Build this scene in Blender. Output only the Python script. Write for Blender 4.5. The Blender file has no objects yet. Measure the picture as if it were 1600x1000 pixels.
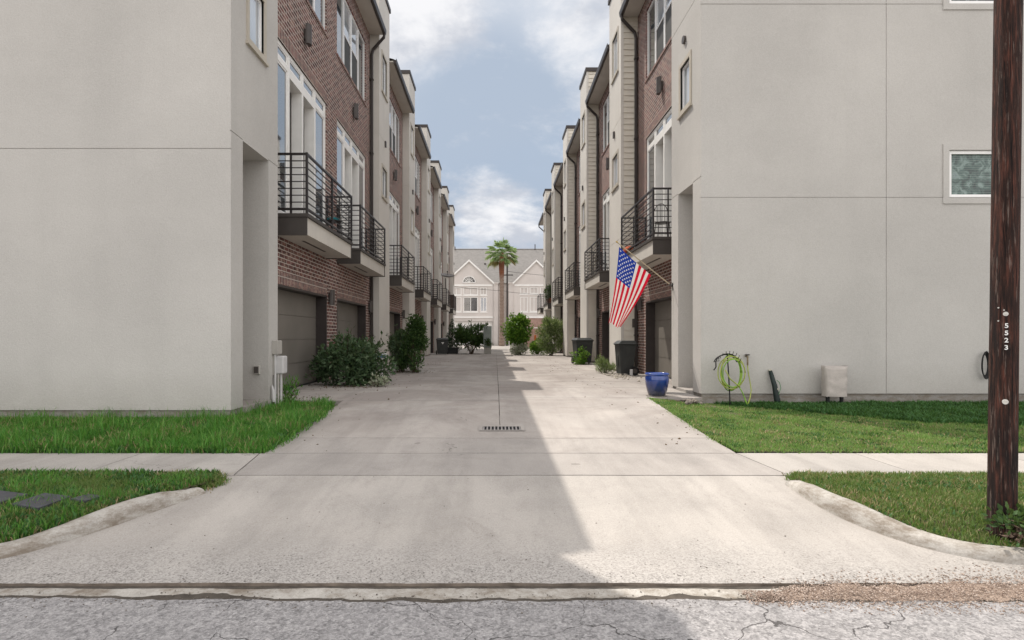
import bpy, math, random
import numpy as np
from mathutils import Vector, Matrix, noise as mnoise

RND = random.Random(11)
SC = bpy.context.scene
COL = SC.collection
F = 900.0; VX, VY = 774.0, 525.0; CAMZ = 1.2     # focal length and vanishing point, measured in photo pixels

# ------------------------------------------------------------------ helpers
class MB:
    """collects faces; build() links them as ONE mesh object"""
    def __init__(s, xf=None): s.v = []; s.f = []; s.m = []; s.xf = xf
    def add(s, pts, faces, m=0):
        o = len(s.v)
        s.v += [s.xf(*p) if s.xf else tuple(p) for p in pts]
        s.f += [tuple(i + o for i in f) for f in faces]; s.m += [m] * len(faces)
    def quad(s, a, b, c, d, m=0): s.add([a, b, c, d], [(0, 1, 2, 3)], m)
    def box(s, x0, x1, y0, y1, z0, z1, m=0):
        p = [(x, y, z) for x in (x0, x1) for y in (y0, y1) for z in (z0, z1)]
        s.add(p, [(0, 1, 3, 2), (4, 6, 7, 5), (0, 4, 5, 1), (2, 3, 7, 6), (0, 2, 6, 4), (1, 5, 7, 3)], m)
    def tube(s, path, r, n=8, m=0, cap=True):
        P = [Vector(p) for p in path]; rs = r if isinstance(r, (list, tuple)) else [r] * len(P)
        up = Vector((0.13, 0.21, 1)).normalized(); pts = []; side = None
        for i, p in enumerate(P):
            t = (P[min(i + 1, len(P) - 1)] - P[max(i - 1, 0)]).normalized()
            if side is None:
                side = t.cross(up)
                if side.length < .2: side = t.cross(Vector((1, 0, 0)))
            side = (side - t * side.dot(t)).normalized()
            w = t.cross(side)
            for k in range(n):
                a = 2 * math.pi * k / n
                pts.append(tuple(p + (side * math.cos(a) + w * math.sin(a)) * rs[i]))
        fs = []
        for i in range(len(P) - 1):
            for k in range(n):
                k2 = (k + 1) % n
                fs.append((i * n + k, i * n + k2, (i + 1) * n + k2, (i + 1) * n + k))
        if cap: fs.append(tuple(range(n))[::-1]); fs.append(tuple((len(P) - 1) * n + k for k in range(n)))
        s.add(pts, fs, m)
    def lathe(s, prof, c=(0, 0, 0), n=32, m=0, sx=1, sy=1):
        pts = [(c[0] + r * sx * math.cos(2 * math.pi * k / n), c[1] + r * sy * math.sin(2 * math.pi * k / n), c[2] + z)
               for r, z in prof for k in range(n)]
        fs = []
        for i in range(len(prof) - 1):
            for k in range(n):
                k2 = (k + 1) % n
                fs.append((i * n + k, i * n + k2, (i + 1) * n + k2, (i + 1) * n + k))
        s.add(pts, fs, m)
    def panel(s, P, a0, a1, z0, z1, holes=(), m=0):
        """flat wall P(a, z, depth) with real recesses: holes = (a0, a1, z0, z1, depth, closed_back)"""
        A = sorted({a0, a1} | {x for h in holes for x in h[:2] if a0 <= x <= a1})
        Z = sorted({z0, z1} | {x for h in holes for x in h[2:4] if z0 <= x <= z1})
        for i in range(len(A) - 1):
            for j in range(len(Z) - 1):
                ca, cz = (A[i] + A[i + 1]) / 2, (Z[j] + Z[j + 1]) / 2
                if any(h[0] < ca < h[1] and h[2] < cz < h[3] for h in holes): continue
                s.quad(P(A[i], Z[j], 0), P(A[i + 1], Z[j], 0), P(A[i + 1], Z[j + 1], 0), P(A[i], Z[j + 1], 0), m)
        for h in holes:
            b0, b1, y0, y1, d, bk = h
            s.quad(P(b0, y0, 0), P(b0, y0, d), P(b0, y1, d), P(b0, y1, 0), m)
            s.quad(P(b1, y0, 0), P(b1, y0, d), P(b1, y1, d), P(b1, y1, 0), m)
            s.quad(P(b0, y1, 0), P(b1, y1, 0), P(b1, y1, d), P(b0, y1, d), m)
            s.quad(P(b0, y0, 0), P(b1, y0, 0), P(b1, y0, d), P(b0, y0, d), m)
            if bk: s.quad(P(b0, y0, d), P(b1, y0, d), P(b1, y1, d), P(b0, y1, d), m)
    def build(s, name, mats, parent=None, smooth=False, bevel=0, loc=None):
        me = bpy.data.meshes.new(name)
        me.from_pydata(s.v, [], s.f)
        if not isinstance(mats, (list, tuple)): mats = [mats]
        for m in mats: me.materials.append(m)
        if len(mats) > 1: me.polygons.foreach_set('material_index', s.m)
        if smooth: me.polygons.foreach_set('use_smooth', [True] * len(me.polygons))
        me.update()
        o = bpy.data.objects.new(name, me); COL.objects.link(o)
        if parent: o.parent = parent
        if loc: o.location = loc
        if bevel:
            b = o.modifiers.new('bevel', 'BEVEL'); b.width = bevel; b.segments = 2; b.limit_method = 'ANGLE'
        return o

def tag(o, label=None, cat=None, group=None, kind=None):
    if label: o['label'] = label
    if cat: o['category'] = cat
    if group: o['group'] = group
    if kind: o['kind'] = kind
    return o
def empty(name, loc=(0, 0, 0), label=None, cat=None, group=None):
    o = bpy.data.objects.new(name, None); COL.objects.link(o); o.location = loc; o.empty_display_size = .3
    return tag(o, label, cat, group)
def copy_tree(o, parent=None):
    c = o.copy(); COL.objects.link(c)
    if parent: c.parent = parent
    for ch in o.children: copy_tree(ch, c)
    return c

# ------------------------------------------------------------------ materials
class NT:
    def __init__(s, name):
        s.mat = bpy.data.materials.new(name); s.mat.use_nodes = True
        s.t = s.mat.node_tree; s.t.nodes.clear()
        s.out = s.n('ShaderNodeOutputMaterial'); s.b = s.n('ShaderNodeBsdfPrincipled')
        s.l(s.b.outputs[0], s.out.inputs[0])
        s.pos = s.n('ShaderNodeNewGeometry').outputs['Position']
    def n(s, typ, **kw):
        nd = s.t.nodes.new(typ)
        for k, v in kw.items(): setattr(nd, k, v)
        return nd
    def l(s, a, b): s.t.links.new(a, b)
    def set(s, sock, v):
        if hasattr(v, 'is_linked') or isinstance(v, bpy.types.NodeSocket): s.l(v, sock)
        else:
            if isinstance(v, tuple) and len(v) == 3 and sock.type == 'RGBA': v = (*v, 1)
            sock.default_value = v
    def noise(s, scale, detail=4, rough=.55, vec=None, stretch=None, dist=0):
        nd = s.n('ShaderNodeTexNoise'); nd.inputs['Scale'].default_value = scale
        nd.inputs['Detail'].default_value = detail; nd.inputs['Roughness'].default_value = rough
        nd.inputs['Distortion'].default_value = dist
        v = vec or s.pos
        if stretch:
            mp = s.n('ShaderNodeMapping'); mp.inputs['Scale'].default_value = stretch; s.l(v, mp.inputs[0]); v = mp.outputs[0]
        s.l(v, nd.inputs['Vector']); return nd.outputs['Fac']
    def ramp(s, fac, stops):
        r = s.n('ShaderNodeValToRGB'); e = r.color_ramp.elements
        while len(e) < len(stops): e.new(.5)
        for i, (p, c) in enumerate(stops):
            e[i].position = p; e[i].color = (*c, 1) if isinstance(c, tuple) else (c, c, c, 1)
        s.l(fac, r.inputs[0]); return r.outputs[0]
    def mix(s, fac, a, b, mode='MIX'):
        m = s.n('ShaderNodeMix', data_type='RGBA', blend_type=mode)
        s.set(m.inputs[0], fac); s.set(m.inputs[6], a); s.set(m.inputs[7], b); return m.outputs[2]
    def math(s, op, a, b=0.0, clamp=False):
        m = s.n('ShaderNodeMath', operation=op, use_clamp=clamp); s.set(m.inputs[0], a); s.set(m.inputs[1], b); return m.outputs[0]
    def maprange(s, v, a, b, c=0., d=1.):
        m = s.n('ShaderNodeMapRange'); s.set(m.inputs[0], v)
        for i, x in enumerate((a, b, c, d)): m.inputs[i + 1].default_value = x
        return m.outputs[0]
    def sep(s, v=None):
        x = s.n('ShaderNodeSeparateXYZ'); s.l(v or s.pos, x.inputs[0]); return x.outputs
    def comb(s, x, y, z=0.0):
        c = s.n('ShaderNodeCombineXYZ'); s.set(c.inputs[0], x); s.set(c.inputs[1], y); s.set(c.inputs[2], z); return c.outputs[0]
    def voro(s, scale, vec=None, feature='F1', rand=1.0):
        v = s.n('ShaderNodeTexVoronoi', feature=feature); v.inputs['Scale'].default_value = scale
        v.inputs['Randomness'].default_value = rand
        s.l(vec or s.pos, v.inputs['Vector']); return v
    def bump(s, h, strength=.3, dist=.02):
        b = s.n('ShaderNodeBump'); b.inputs['Strength'].default_value = strength; b.inputs['Distance'].default_value = dist
        s.l(h, b.inputs['Height']); s.l(b.outputs[0], s.b.inputs['Normal'])
    def fin(s, col, rough=.8, spec=.3, metal=0.0):
        s.set(s.b.inputs['Base Color'], col); s.set(s.b.inputs['Roughness'], rough)
        s.b.inputs['Specular IOR Level'].default_value = spec; s.b.inputs['Metallic'].default_value = metal
        return s.mat

def sc(c, k): return tuple(min(1, x * k) for x in c)
def plain(name, col, rough=.6, var=.12, scale=3.0, bump=0.0, bscale=40, spec=.3, metal=0.0):
    t = NT(name); f = t.noise(scale, 5)
    c = t.ramp(f, [(.3, sc(col, 1 - var)), (.7, sc(col, 1 + var))])
    if bump: t.bump(t.noise(bscale, 4), bump, .01)
    return t.fin(c, rough, spec, metal)

def stucco_mat(name, col):
    t = NT(name)
    big = t.noise(.45, 4, .5)
    c = t.ramp(big, [(.3, sc(col, .9)), (.55, col), (.75, sc(col, 1.06))])
    c = t.mix(t.maprange(t.noise(1.7, 6, .65, dist=.8), .45, .75, 0, .22), c, sc(col, .84))
    c = t.mix(t.maprange(t.noise(.8, 5, .6, stretch=(1, 1, 2.2)), .56, .62, 0, .12), c, sc(col, 1.12))
    st = t.noise(1.0, 5, .6, stretch=(1.3, 1.3, .10))
    c = t.mix(t.maprange(st, .48, .75, 0, .22), c, sc(col, .74))
    # rain dirt just above the base of the walls
    z = t.sep()[2]
    d = t.math('MULTIPLY', t.maprange(z, .7, -.1, 0, .55), t.noise(2.2, 5, .7))
    c = t.mix(d, c, (.22, .19, .15))
    fine = t.noise(55, 3, .7)
    c = t.mix(.10, c, t.ramp(fine, [(.3, .1), (.7, .9)]))
    t.bump(t.math('ADD', t.noise(38, 5, .7), t.math('MULTIPLY', t.noise(2.2, 3), 1.2)), .35, .012)
    return t.fin(c, .9, .2)

def brick_mat(name, soldier=False):
    t = NT(name); p = t.sep()
    vec = t.comb(p[2], p[1]) if soldier else t.comb(p[1], p[2])
    jit = t.noise(9, 2); vec2 = t.n('ShaderNodeVectorMath', operation='ADD'); t.l(vec, vec2.inputs[0])
    j = t.math('MULTIPLY', t.math('SUBTRACT', jit, .5), .012); t.l(t.comb(j, j), vec2.inputs[1])
    b = t.n('ShaderNodeTexBrick'); t.l(vec2.outputs[0], b.inputs['Vector'])
    b.inputs['Scale'].default_value = 1
    b.inputs['Brick Width'].default_value = .27 if soldier else .265
    b.inputs['Row Height'].default_value = .088
    b.inputs['Mortar Size'].default_value = .0105; b.inputs['Mortar Smooth'].default_value = .2
    b.inputs['Bias'].default_value = -.1
    b.offset = 0 if soldier else .5
    b.inputs['Color1'].default_value = (.075, .025, .024, 1); b.inputs['Color2'].default_value = (.225, .088, .078, 1)
    if soldier: b.inputs['Color1'].default_value = (.12, .042, .04, 1); b.inputs['Color2'].default_value = (.24, .105, .092, 1)
    b.inputs['Mortar'].default_value = (.55, .50, .45, 1)
    # a second, shifted brick lookup turns scattered bricks dark or buff
    cell = t.noise(5.5, 1, .5, stretch=(1, .9, 2.6))
    c = t.mix(t.math('MULTIPLY', t.maprange(cell, .52, .60, 0, .7), t.math('SUBTRACT', 1.0, b.outputs['Fac'])), b.outputs['Color'], (.06, .035, .034))
    cell2 = t.noise(6.5, 1, .5, stretch=(1.1, .8, 2.2))
    c = t.mix(t.math('MULTIPLY', t.maprange(cell2, .55, .62, 0, .55), t.math('SUBTRACT', 1.0, b.outputs['Fac'])), c, (.38, .24, .19))
    c = t.mix(t.maprange(t.noise(24, 4), .3, .7, 0, .2), c, (.34, .29, .26))
    h = t.math('SUBTRACT', 1.0, b.outputs['Fac'])
    t.bump(t.math('ADD', h, t.math('MULTIPLY', t.noise(70, 3), .35)), .5, .012)
    return t.fin(c, .88, .2)

def concrete_mat(name, col=(.45, .415, .375), apron=False, kerb=False):
    t = NT(name); p = t.sep()
    c = t.ramp(t.noise(.7, 6, .6, dist=.6), [(.25, sc(col, .78)), (.5, col), (.75, sc(col, 1.12))])
    c = t.mix(t.maprange(t.noise(3.2, 6, .7, stretch=(1, .35, 1)), .48, .76, 0, .5), c, sc(col, .58))
    c = t.mix(t.maprange(t.noise(1.4, 7, .72, dist=1.2), .56, .72, 0, .38), c, (.2, .17, .145))
    c = t.mix(t.maprange(t.noise(.22, 5, .6, stretch=(1, .6, 1)), .47, .62, 0, .4), c, sc(col, .58))
    c = t.mix(.16, c, t.ramp(t.noise(85, 3, .7), [(.3, .08), (.7, .85)]))
    sp = t.voro(34)
    spk = t.math('MULTIPLY', t.math('LESS_THAN', sp.outputs['Distance'], .12), t.math('GREATER_THAN', t.noise(4, 2), .58))
    c = t.mix(t.math('MULTIPLY', spk, .6), c, (.1, .085, .07))
    h = t.noise(60, 4, .7)
    if not kerb:
        isl = t.n('ShaderNodeNewGeometry').outputs['Random Per Island']
        c = t.mix(1.0, c, t.ramp(isl, [(0, (.86, .86, .865)), (1, (1.0, .99, .985))]), 'MULTIPLY')
        tr_ = t.math('MULTIPLY', t.maprange(t.noise(1.0, 5, .6, stretch=(2.3, .10, 1)), .5, .64, 0, .34), t.noise(1.3, 5, .7))
        c = t.mix(tr_, c, (.14, .125, .115))
        st_ = t.math('MULTIPLY', t.maprange(t.noise(.35, 6, .68, dist=.8), .42, .6, 0, .5), t.maprange(t.math('ADD', p[1], t.math('MULTIPLY', t.noise(.8, 4), 3.0)), 9.0, 11.0))
        c = t.mix(st_, c, (.20, .17, .155))
        dr = t.voro(1.15); drip = t.math('MULTIPLY', t.math('LESS_THAN', t.math('ADD', dr.outputs['Distance'], t.math('MULTIPLY', t.noise(14, 4), .12)), .115), t.math('GREATER_THAN', t.noise(.8, 2), .5))
        c = t.mix(t.math('MULTIPLY', drip, .4), c, (.12, .105, .095))
        # hairline cracks
        wob = t.n('ShaderNodeVectorMath', operation='ADD'); t.l(t.pos, wob.inputs[0])
        nz = t.n('ShaderNodeTexNoise'); nz.inputs['Scale'].default_value = 1.6; nz.inputs['Detail'].default_value = 6; t.l(t.pos, nz.inputs['Vector'])
        sub = t.n('ShaderNodeVectorMath', operation='SCALE'); t.l(nz.outputs['Color'], sub.inputs[0]); sub.inputs['Scale'].default_value = .9
        t.l(sub.outputs[0], wob.inputs[1])
        e = t.voro(.23, wob.outputs[0], 'DISTANCE_TO_EDGE')
        crack = t.math('MULTIPLY', t.math('LESS_THAN', e.outputs['Distance'], .0011), t.math('GREATER_THAN', t.noise(.5, 2), .56))
        c = t.mix(t.math('MULTIPLY', crack, .5), c, (.09, .08, .07))
    if kerb:
        c = t.mix(t.maprange(t.noise(4, 7, .78, stretch=(1, 1, 3)), .42, .64, 0, .85), c, (.17, .135, .10))
    if apron:
        # the last metre before the gutter is worn down to its dark aggregate
        w = t.math('ADD', p[1], t.math('MULTIPLY', t.math('SUBTRACT', t.noise(1.1, 5, .6), .5), 1.0))
        wear = t.maprange(w, 4.5, 3.85)
        ag = t.voro(95); stone = t.ramp(t.sep(ag.outputs['Color'])[0], [(0, (.10, .095, .095)), (.5, (.34, .325, .31)), (1, (.5, .48, .46))])
        c = t.mix(t.math('MULTIPLY', wear, .5), c, stone)
        pit = t.math('MULTIPLY', t.math('LESS_THAN', t.voro(30, stretch_vec(t, (1, .6, 1))).outputs['Distance'], .2), t.math('MULTIPLY', wear, t.math('GREATER_THAN', t.noise(7, 3), .52)))
        c = t.mix(t.math('MULTIPLY', pit, .75), c, (.09, .08, .075))
        h = t.math('ADD', h, t.math('MULTIPLY', wear, ag.outputs['Distance']))
    t.bump(h, .3, .008)
    return t.fin(c, .9, .25)
def stretch_vec(t, s):
    mp = t.n('ShaderNodeMapping'); mp.inputs['Scale'].default_value = s; t.l(t.pos, mp.inputs[0]); return mp.outputs[0]

def asphalt_mat():
    t = NT('asphalt')
    v = t.voro(85); g = t.sep(v.outputs['Color'])[0]
    c = t.ramp(g, [(0, (.085, .08, .078)), (.35, (.22, .21, .2)), (.7, (.34, .325, .31)), (1, (.52, .5, .47))])
    v2 = t.voro(60); c = t.mix(.4, c, t.ramp(t.sep(v2.outputs['Color'])[1], [(0, (.13, .125, .12)), (1, (.4, .385, .37))]))
    c = t.mix(t.maprange(t.noise(.9, 5, .6), .4, .75, 0, .3), c, (.18, .175, .17))
    c = t.mix(.35, c, t.ramp(t.sep(t.voro(28).outputs['Color'])[0], [(0, (.15, .145, .14)), (1, (.46, .44, .42))]))
    wob = t.n('ShaderNodeVectorMath', operation='ADD'); t.l(t.pos, wob.inputs[0])
    nz = t.n('ShaderNodeTexNoise'); nz.inputs['Scale'].default_value = 2.4; nz.inputs['Detail'].default_value = 6; t.l(t.pos, nz.inputs['Vector'])
    s_ = t.n('ShaderNodeVectorMath', operation='SCALE'); t.l(nz.outputs['Color'], s_.inputs[0]); s_.inputs['Scale'].default_value = .5
    t.l(s_.outputs[0], wob.inputs[1])
    e = t.voro(1.05, wob.outputs[0], 'DISTANCE_TO_EDGE')
    wd = t.math('MULTIPLY', t.maprange(t.noise(2.2, 4), .34, .6), .0055)
    crack = t.math('LESS_THAN', e.outputs['Distance'], wd)
    c = t.mix(t.math('MULTIPLY', crack, .85), c, (.06, .056, .053))
    c = t.mix(1.0, c, (1.02, 1.025, 1.07), 'MULTIPLY')
    t.bump(t.math('SUBTRACT', v.outputs['Distance'], t.math('MULTIPLY', crack, .8)), .6, .008)
    return t.fin(c, .92, .2)

def leaf_mat(name, dark, light, tip=None, trans=.35, nscale=1.6):
    t = NT(name)
    g = t.n('ShaderNodeNewGeometry')
    r = g.outputs['Random Per Island']
    f = t.math('ADD', t.math('MULTIPLY', r, .62), t.math('MULTIPLY', t.noise(nscale, 4, .6), .5))
    stops = [(.18, dark), (.62, light)]
    if tip: stops.append((.95, tip))
    c = t.ramp(f, stops)
    t.fin(c, .55, .3)
    tr = t.n('ShaderNodeBsdfTranslucent'); t.l(t.mix(.3, c, (.25, .32, .04)), tr.inputs[0])
    ms = t.n('ShaderNodeMixShader'); ms.inputs[0].default_value = trans
    t.l(t.b.outputs[0], ms.inputs[1]); t.l(tr.outputs[0], ms.inputs[2]); t.l(ms.outputs[0], t.out.inputs[0])
    return t.mat

def glass_mat(name, col=(.06, .075, .085), ior=2.3):
    t = NT(name)
    c = t.ramp(t.noise(.8, 3), [(.3, sc(col, .7)), (.7, sc(col, 1.3))])
    t.bump(t.noise(1.3, 2), .035, .02)
    t.fin(c, .02, .8); t.b.inputs['IOR'].default_value = ior
    t.b.inputs['Coat Weight'].default_value = .7; t.b.inputs['Coat Roughness'].default_value = .01
    return t.mat

M = {}
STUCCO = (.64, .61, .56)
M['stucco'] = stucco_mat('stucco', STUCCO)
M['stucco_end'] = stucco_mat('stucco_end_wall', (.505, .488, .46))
M['siding'] = plain('lap_siding_paint', (.66, .62, .54), .6, .07, 2.0, .15, 60)
M['trim'] = plain('cream_trim_paint', (.84, .83, .80), .5, .05, 3)
M['trim_white'] = plain('white_window_frame', (.88, .875, .865), .4, .05, 4)
M['trim_beige'] = plain('beige_window_trim', (.47, .43, .36), .6, .07, 3)
M['brick'] = brick_mat('brown_brick'); M['soldier'] = brick_mat('soldier_course', True)
M['dark'] = plain('dark_bronze_paint', (.042, .034, .032), .45, .15, 4, spec=.4)
M['rail'] = plain('black_rail_metal', (.022, .018, .018), .4, .15, 9, spec=.45)
M['fascia'] = plain('dark_fascia', (.062, .055, .05), .6, .1, 2)
M['garage'] = plain('garage_door_paint', (.185, .17, .15), .5, .1, 1.2, .08, 90)
M['soffit'] = plain('soffit', (.57, .54, .49), .8, .06, 2)
M['glass'] = glass_mat('window_glass'); M['blind'] = glass_mat('blind_behind_glass', (.40, .43, .46), 1.6)
M['screen'] = plain('insect_screen', (.07, .07, .068), .7, .1, 6)
M['shingle'] = plain('roof_shingle', (.10, .085, .075), .9, .3, 6, .5, 20)
M['lamp'] = plain('lamp_bronze', (.075, .065, .06), .45, .15, 10, spec=.4)
M['concrete'] = concrete_mat('driveway_concrete', (.405, .37, .338)); M['apron'] = concrete_mat('apron_concrete', (.425, .392, .355), True)
M['lip'] = plain('dirty_slab_lip', (.17, .14, .115), .95, .55, 5, .5, 40)
M['walk'] = concrete_mat('sidewalk_concrete', (.43, .40, .365))
M['kerb'] = concrete_mat('kerb_concrete', (.46, .43, .385), kerb=True)
M['found'] = concrete_mat('foundation_concrete', (.27, .25, .225), kerb=True)
M['asphalt'] = asphalt_mat()
M['joint'] = plain('joint_dirt', (.075, .064, .053), .95, .3, 12)
M['soil'] = plain('lawn_soil', (.085, .078, .042), .95, .4, 5, .6, 30)
M['pit'] = plain('drain_shade_plate', (.008, .008, .01), .9, .1)
M['grate'] = plain('grate_iron', (.27, .25, .24), .6, .2, 20, .2)
M['lid'] = plain('meter_lid_plastic', (.055, .056, .065), .55, .25, 8, .15, 60)
M['black'] = plain('black_plastic', (.025, .026, .027), .5, .2, 6)
M['bin'] = plain('bin_plastic', (.04, .043, .042), .5, .2, 4)
M['grey_box'] = plain('grey_utility_paint', (.42, .40, .37), .5, .1, 5)
M['grey_pale'] = plain('pale_utility_paint', (.55, .54, .54), .5, .08, 5)
M['cab'] = plain('cabinet_green_grey', (.24, .27, .25), .5, .12, 2)
M['hose'] = plain('lime_hose', (.20, .40, .03), .4, .25, 7, spec=.5)
M['hose_old'] = plain('yellowed_hose', (.33, .38, .08), .45, .2, 7, spec=.4)
M['cover'] = plain('fabric_cover', (.42, .385, .355), .9, .15, 5, .4, 50)
M['wire_black'] = plain('cable_rubber', (.012, .012, .013), .5, .2)
M['stake'] = plain('dark_green_plastic', (.012, .022, .02), .45, .2)
M['rope'] = plain('pale_cord', (.42, .4, .33), .8, .1)
M['white'] = plain('white_tag', (.75, .75, .73), .4, .1, 30)
M['nail'] = plain('zinc_nail_plate', (.6, .58, .54), .5, .2, 60)

# ------------------------------------------------------------------ ground profile
PROF = [(3.6, -.44), (3.77, -.42), (6.0, -.25), (7.13, -.25), (8.4, -.2), (11.2, -.02), (13, 0), (400, 0)]
def prof(y):
    if y <= PROF[0][0]: return PROF[0][1]
    for (a, za), (b, zb) in zip(PROF, PROF[1:]):
        if y <= b: return za + (zb - za) * (y - a) / (b - a)
    return 0
def G(px, py, dz=0):
    z = -.2
    for _ in range(40):
        y = (CAMZ - z) * F / (py - VY); z = .5 * z + .5 * (prof(y) + dz)
    return ((px - VX) / F * y, y, z)
def zr(x, y):                                     # right lawn falls away from the drive towards the wall foot
    k = min(1, max(0, (y - 7.13) / 4.3)); q = min(1, max(0, (x - 2.95) / 1.2))
    return prof(y) * (1 - q) + (-.25 + .08 * k) * q
def zl(x, y):
    return -.25 + .132 * min(1, max(0, (y - 7.13) / 1.75))

def verge(x, y):                                     # verge between kerb and sidewalk, dipping to the street corner
    k = min(1, max(0, (y - 4.0) / .95)); k = k * k * (3 - 2 * k)
    return (prof(min(y, 4.0)) + .05) * (1 - k) - .232 * k
def sheet(name, mat, x0, x1, ys, zf, nx=1, **kw):
    mb = MB()
    for i in range(nx):
        xa, xb = x0 + (x1 - x0) * i / nx, x0 + (x1 - x0) * (i + 1) / nx
        for a, b in zip(ys, ys[1:]):
            mb.quad((xa, a, zf(xa, a)), (xb, a, zf(xb, a)), (xb, b, zf(xb, b)), (xa, b, zf(xa, b)))
    return tag(mb.build(name, mat), kind='structure')

# one sheet of earth out to the horizon
M['earth'] = plain('earth', (.16, .14, .10), .95, .3, .4)
sheet('ground', M['earth'], -400, 400, [-300, 3.4, 3.77, 6, 7.13, 8.4, 11.2, 13, 58, 900],
      lambda x, y: (prof(y) - .16 if y > 3.5 else -.75) - (.12 if y < 58 else 0))
ya = [-14 + .75 * i for i in range(24)]
sheet('gutter', M['kerb'], -60, 60, [3.2, 3.772], lambda x, y: -.441)
mb = MB(); xs = [-9 + .03 * i for i in range(601)]
def ragged(x): return 3.575 + .06 * mnoise.noise((x * .55, 3.1, 0)) + .05 * mnoise.noise((x * 2.1, 9.1, 0)) + .022 * mnoise.noise((x * 8, 1.7, 0)) + .010 * mnoise.noise((x * 27, 4.7, 0))
for a, b in ((-60, -9), (9.0, 60)): mb.quad((a, -14, -.437), (b, -14, -.437), (b, 3.55, -.437), (a, 3.55, -.437))
mb.quad((-9, -14, -.437), (9, -14, -.437), (9, 2, -.437), (-9, 2, -.437))
for a, b in zip(xs, xs[1:]):
    za, zb = -.436 + .004 * mnoise.noise((a * 3, 2, 5)), -.436 + .004 * mnoise.noise((b * 3, 2, 5))
    mb.quad((a, 2, -.437), (b, 2, -.437), (b, ragged(b) - .1, -.437), (a, ragged(a) - .1, -.437))
    mb.quad((a, ragged(a) - .1, -.437), (b, ragged(b) - .1, -.437), (b, ragged(b) - .012, zb), (a, ragged(a) - .012, za))
    mb.quad((a, ragged(a) - .012, za), (b, ragged(b) - .012, zb), (b, ragged(b), -.46), (a, ragged(a), -.46))
tag(mb.build('road', M['asphalt']), kind='structure')
mb = MB()                                         # dirt lying in the broken joint
for a, b in zip(xs, xs[1:]):
    wf = lambda x: .026 + .085 * max(0, mnoise.noise((x * 1.3, 5, 2)) + .3 * mnoise.noise((x * 9, 5, 2)))
    wa, wb = wf(a), wf(b)
    mb.quad((a, ragged(a) - .02, -.4385), (b, ragged(b) - .02, -.4385), (b, ragged(b) + wb, -.4385), (a, ragged(a) + wa, -.4385))
    ea, eb = [3.742 + .018 * mnoise.noise((x * 2.2, 8, 8)) + .008 * mnoise.noise((x * 15, 8, 8)) for x in (a, b)]
    mb.quad((a, ea, -.4385), (b, eb, -.4385), (b, 3.768, -.4380), (a, 3.768, -.4380))
tag(mb.build('gutter_dirt', M['joint']), kind='structure')

# kerb lines (foot of the kerb, where it meets the apron)
KL = [G(*p) for p in [(322, 771), (300, 779), (268, 791), (230, 804), (190, 818), (150, 832), (100, 848), (50, 863), (0, 877)]]
KL = [(-2.62, 5.62, 0)] * 0 + KL + [(-4.3, 3.93, -.41), (-6, 3.84, -.42), (-14, 3.83, -.42)]
KR = [G(*p) for p in [(1226, 757), (1250, 775), (1285, 797), (1330, 818), (1370, 834), (1420, 852), (1475, 866), (1530, 876), (1580, 883)]]
KR = KR + [(4.4, 3.93, -.41), (6, 3.84, -.42), (14, 3.83, -.42)]
def kx(K, y):                                     # X of the kerb foot at depth y
    pts = sorted((p[1], p[0]) for p in K)
    if y <= pts[0][0]: return pts[0][1]
    for (a, xa), (b, xb) in zip(pts, pts[1:]):
        if y <= b: return xa + (xb - xa) * (y - a) / max(1e-6, b - a)
    return pts[-1][1]

def resample(pts, step):
    out = [Vector(pts[0])]
    for a, b in zip(pts, pts[1:]):
        a, b = Vector(a), Vector(b); n = max(1, int((b - a).length / step))
        for i in range(1, n + 1): out.append(a.lerp(b, i / n))
    return out
def smooth_path(P, it=3):
    for _ in range(it):
        P = [P[0]] + [(P[i - 1] + P[i] * 2 + P[i + 1]) / 4 for i in range(1, len(P) - 1)] + [P[-1]]
    return P
def kerb(name, K, side):
    P = smooth_path(resample(K, .08), 6); n = len(P); rows = []
    for i, p in enumerate(P):
        t = (P[min(i + 1, n - 1)] - P[max(i - 1, 0)]).normalized()
        o = Vector((-t.y, t.x, 0)) * side
        d = i * .08
        k_ = min(1, d / .25); top = (prof(p.y) + .045) * (1 - k_) + max(prof(p.y) + .05, verge(p.x, p.y) + .03) * k_
        z0 = prof(p.y) - .05
        j = lambda k: .005 * mnoise.noise((p.x * 2 + k, p.y * 2, k * 2.7)) + .003 * mnoise.noise((p.x * 14 + k, p.y * 14, k))
        hh = top - prof(p.y); prf = [(-.005, z0), (.008 + j(1), prof(p.y) + .015), (.018 + j(2), prof(p.y) + hh * .5), (.034 + j(2), prof(p.y) + hh * .8), (.058 + j(3), prof(p.y) + hh * .96), (.09, top + j(4) * .5), (.14 + j(5), top + j(6) * .4), (.165, top - .006), (.175, top - .12)]
        rows.append([tuple(p + o * a)[:2] + (z,) for a, z in prf])
    mb = MB(); m = len(rows[0])
    mb.add([q for r in rows for q in r], [(i * m + k, i * m + k + 1, (i + 1) * m + k + 1, (i + 1) * m + k) for i in range(n - 1) for k in range(m - 1)] + [tuple(range(m))])
    return tag(mb.build(name, M['kerb'], smooth=True), kind='structure'), P
_, PL = kerb('kerb', KL, -1)
_, PR = kerb('kerb', KR, 1)

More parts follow.
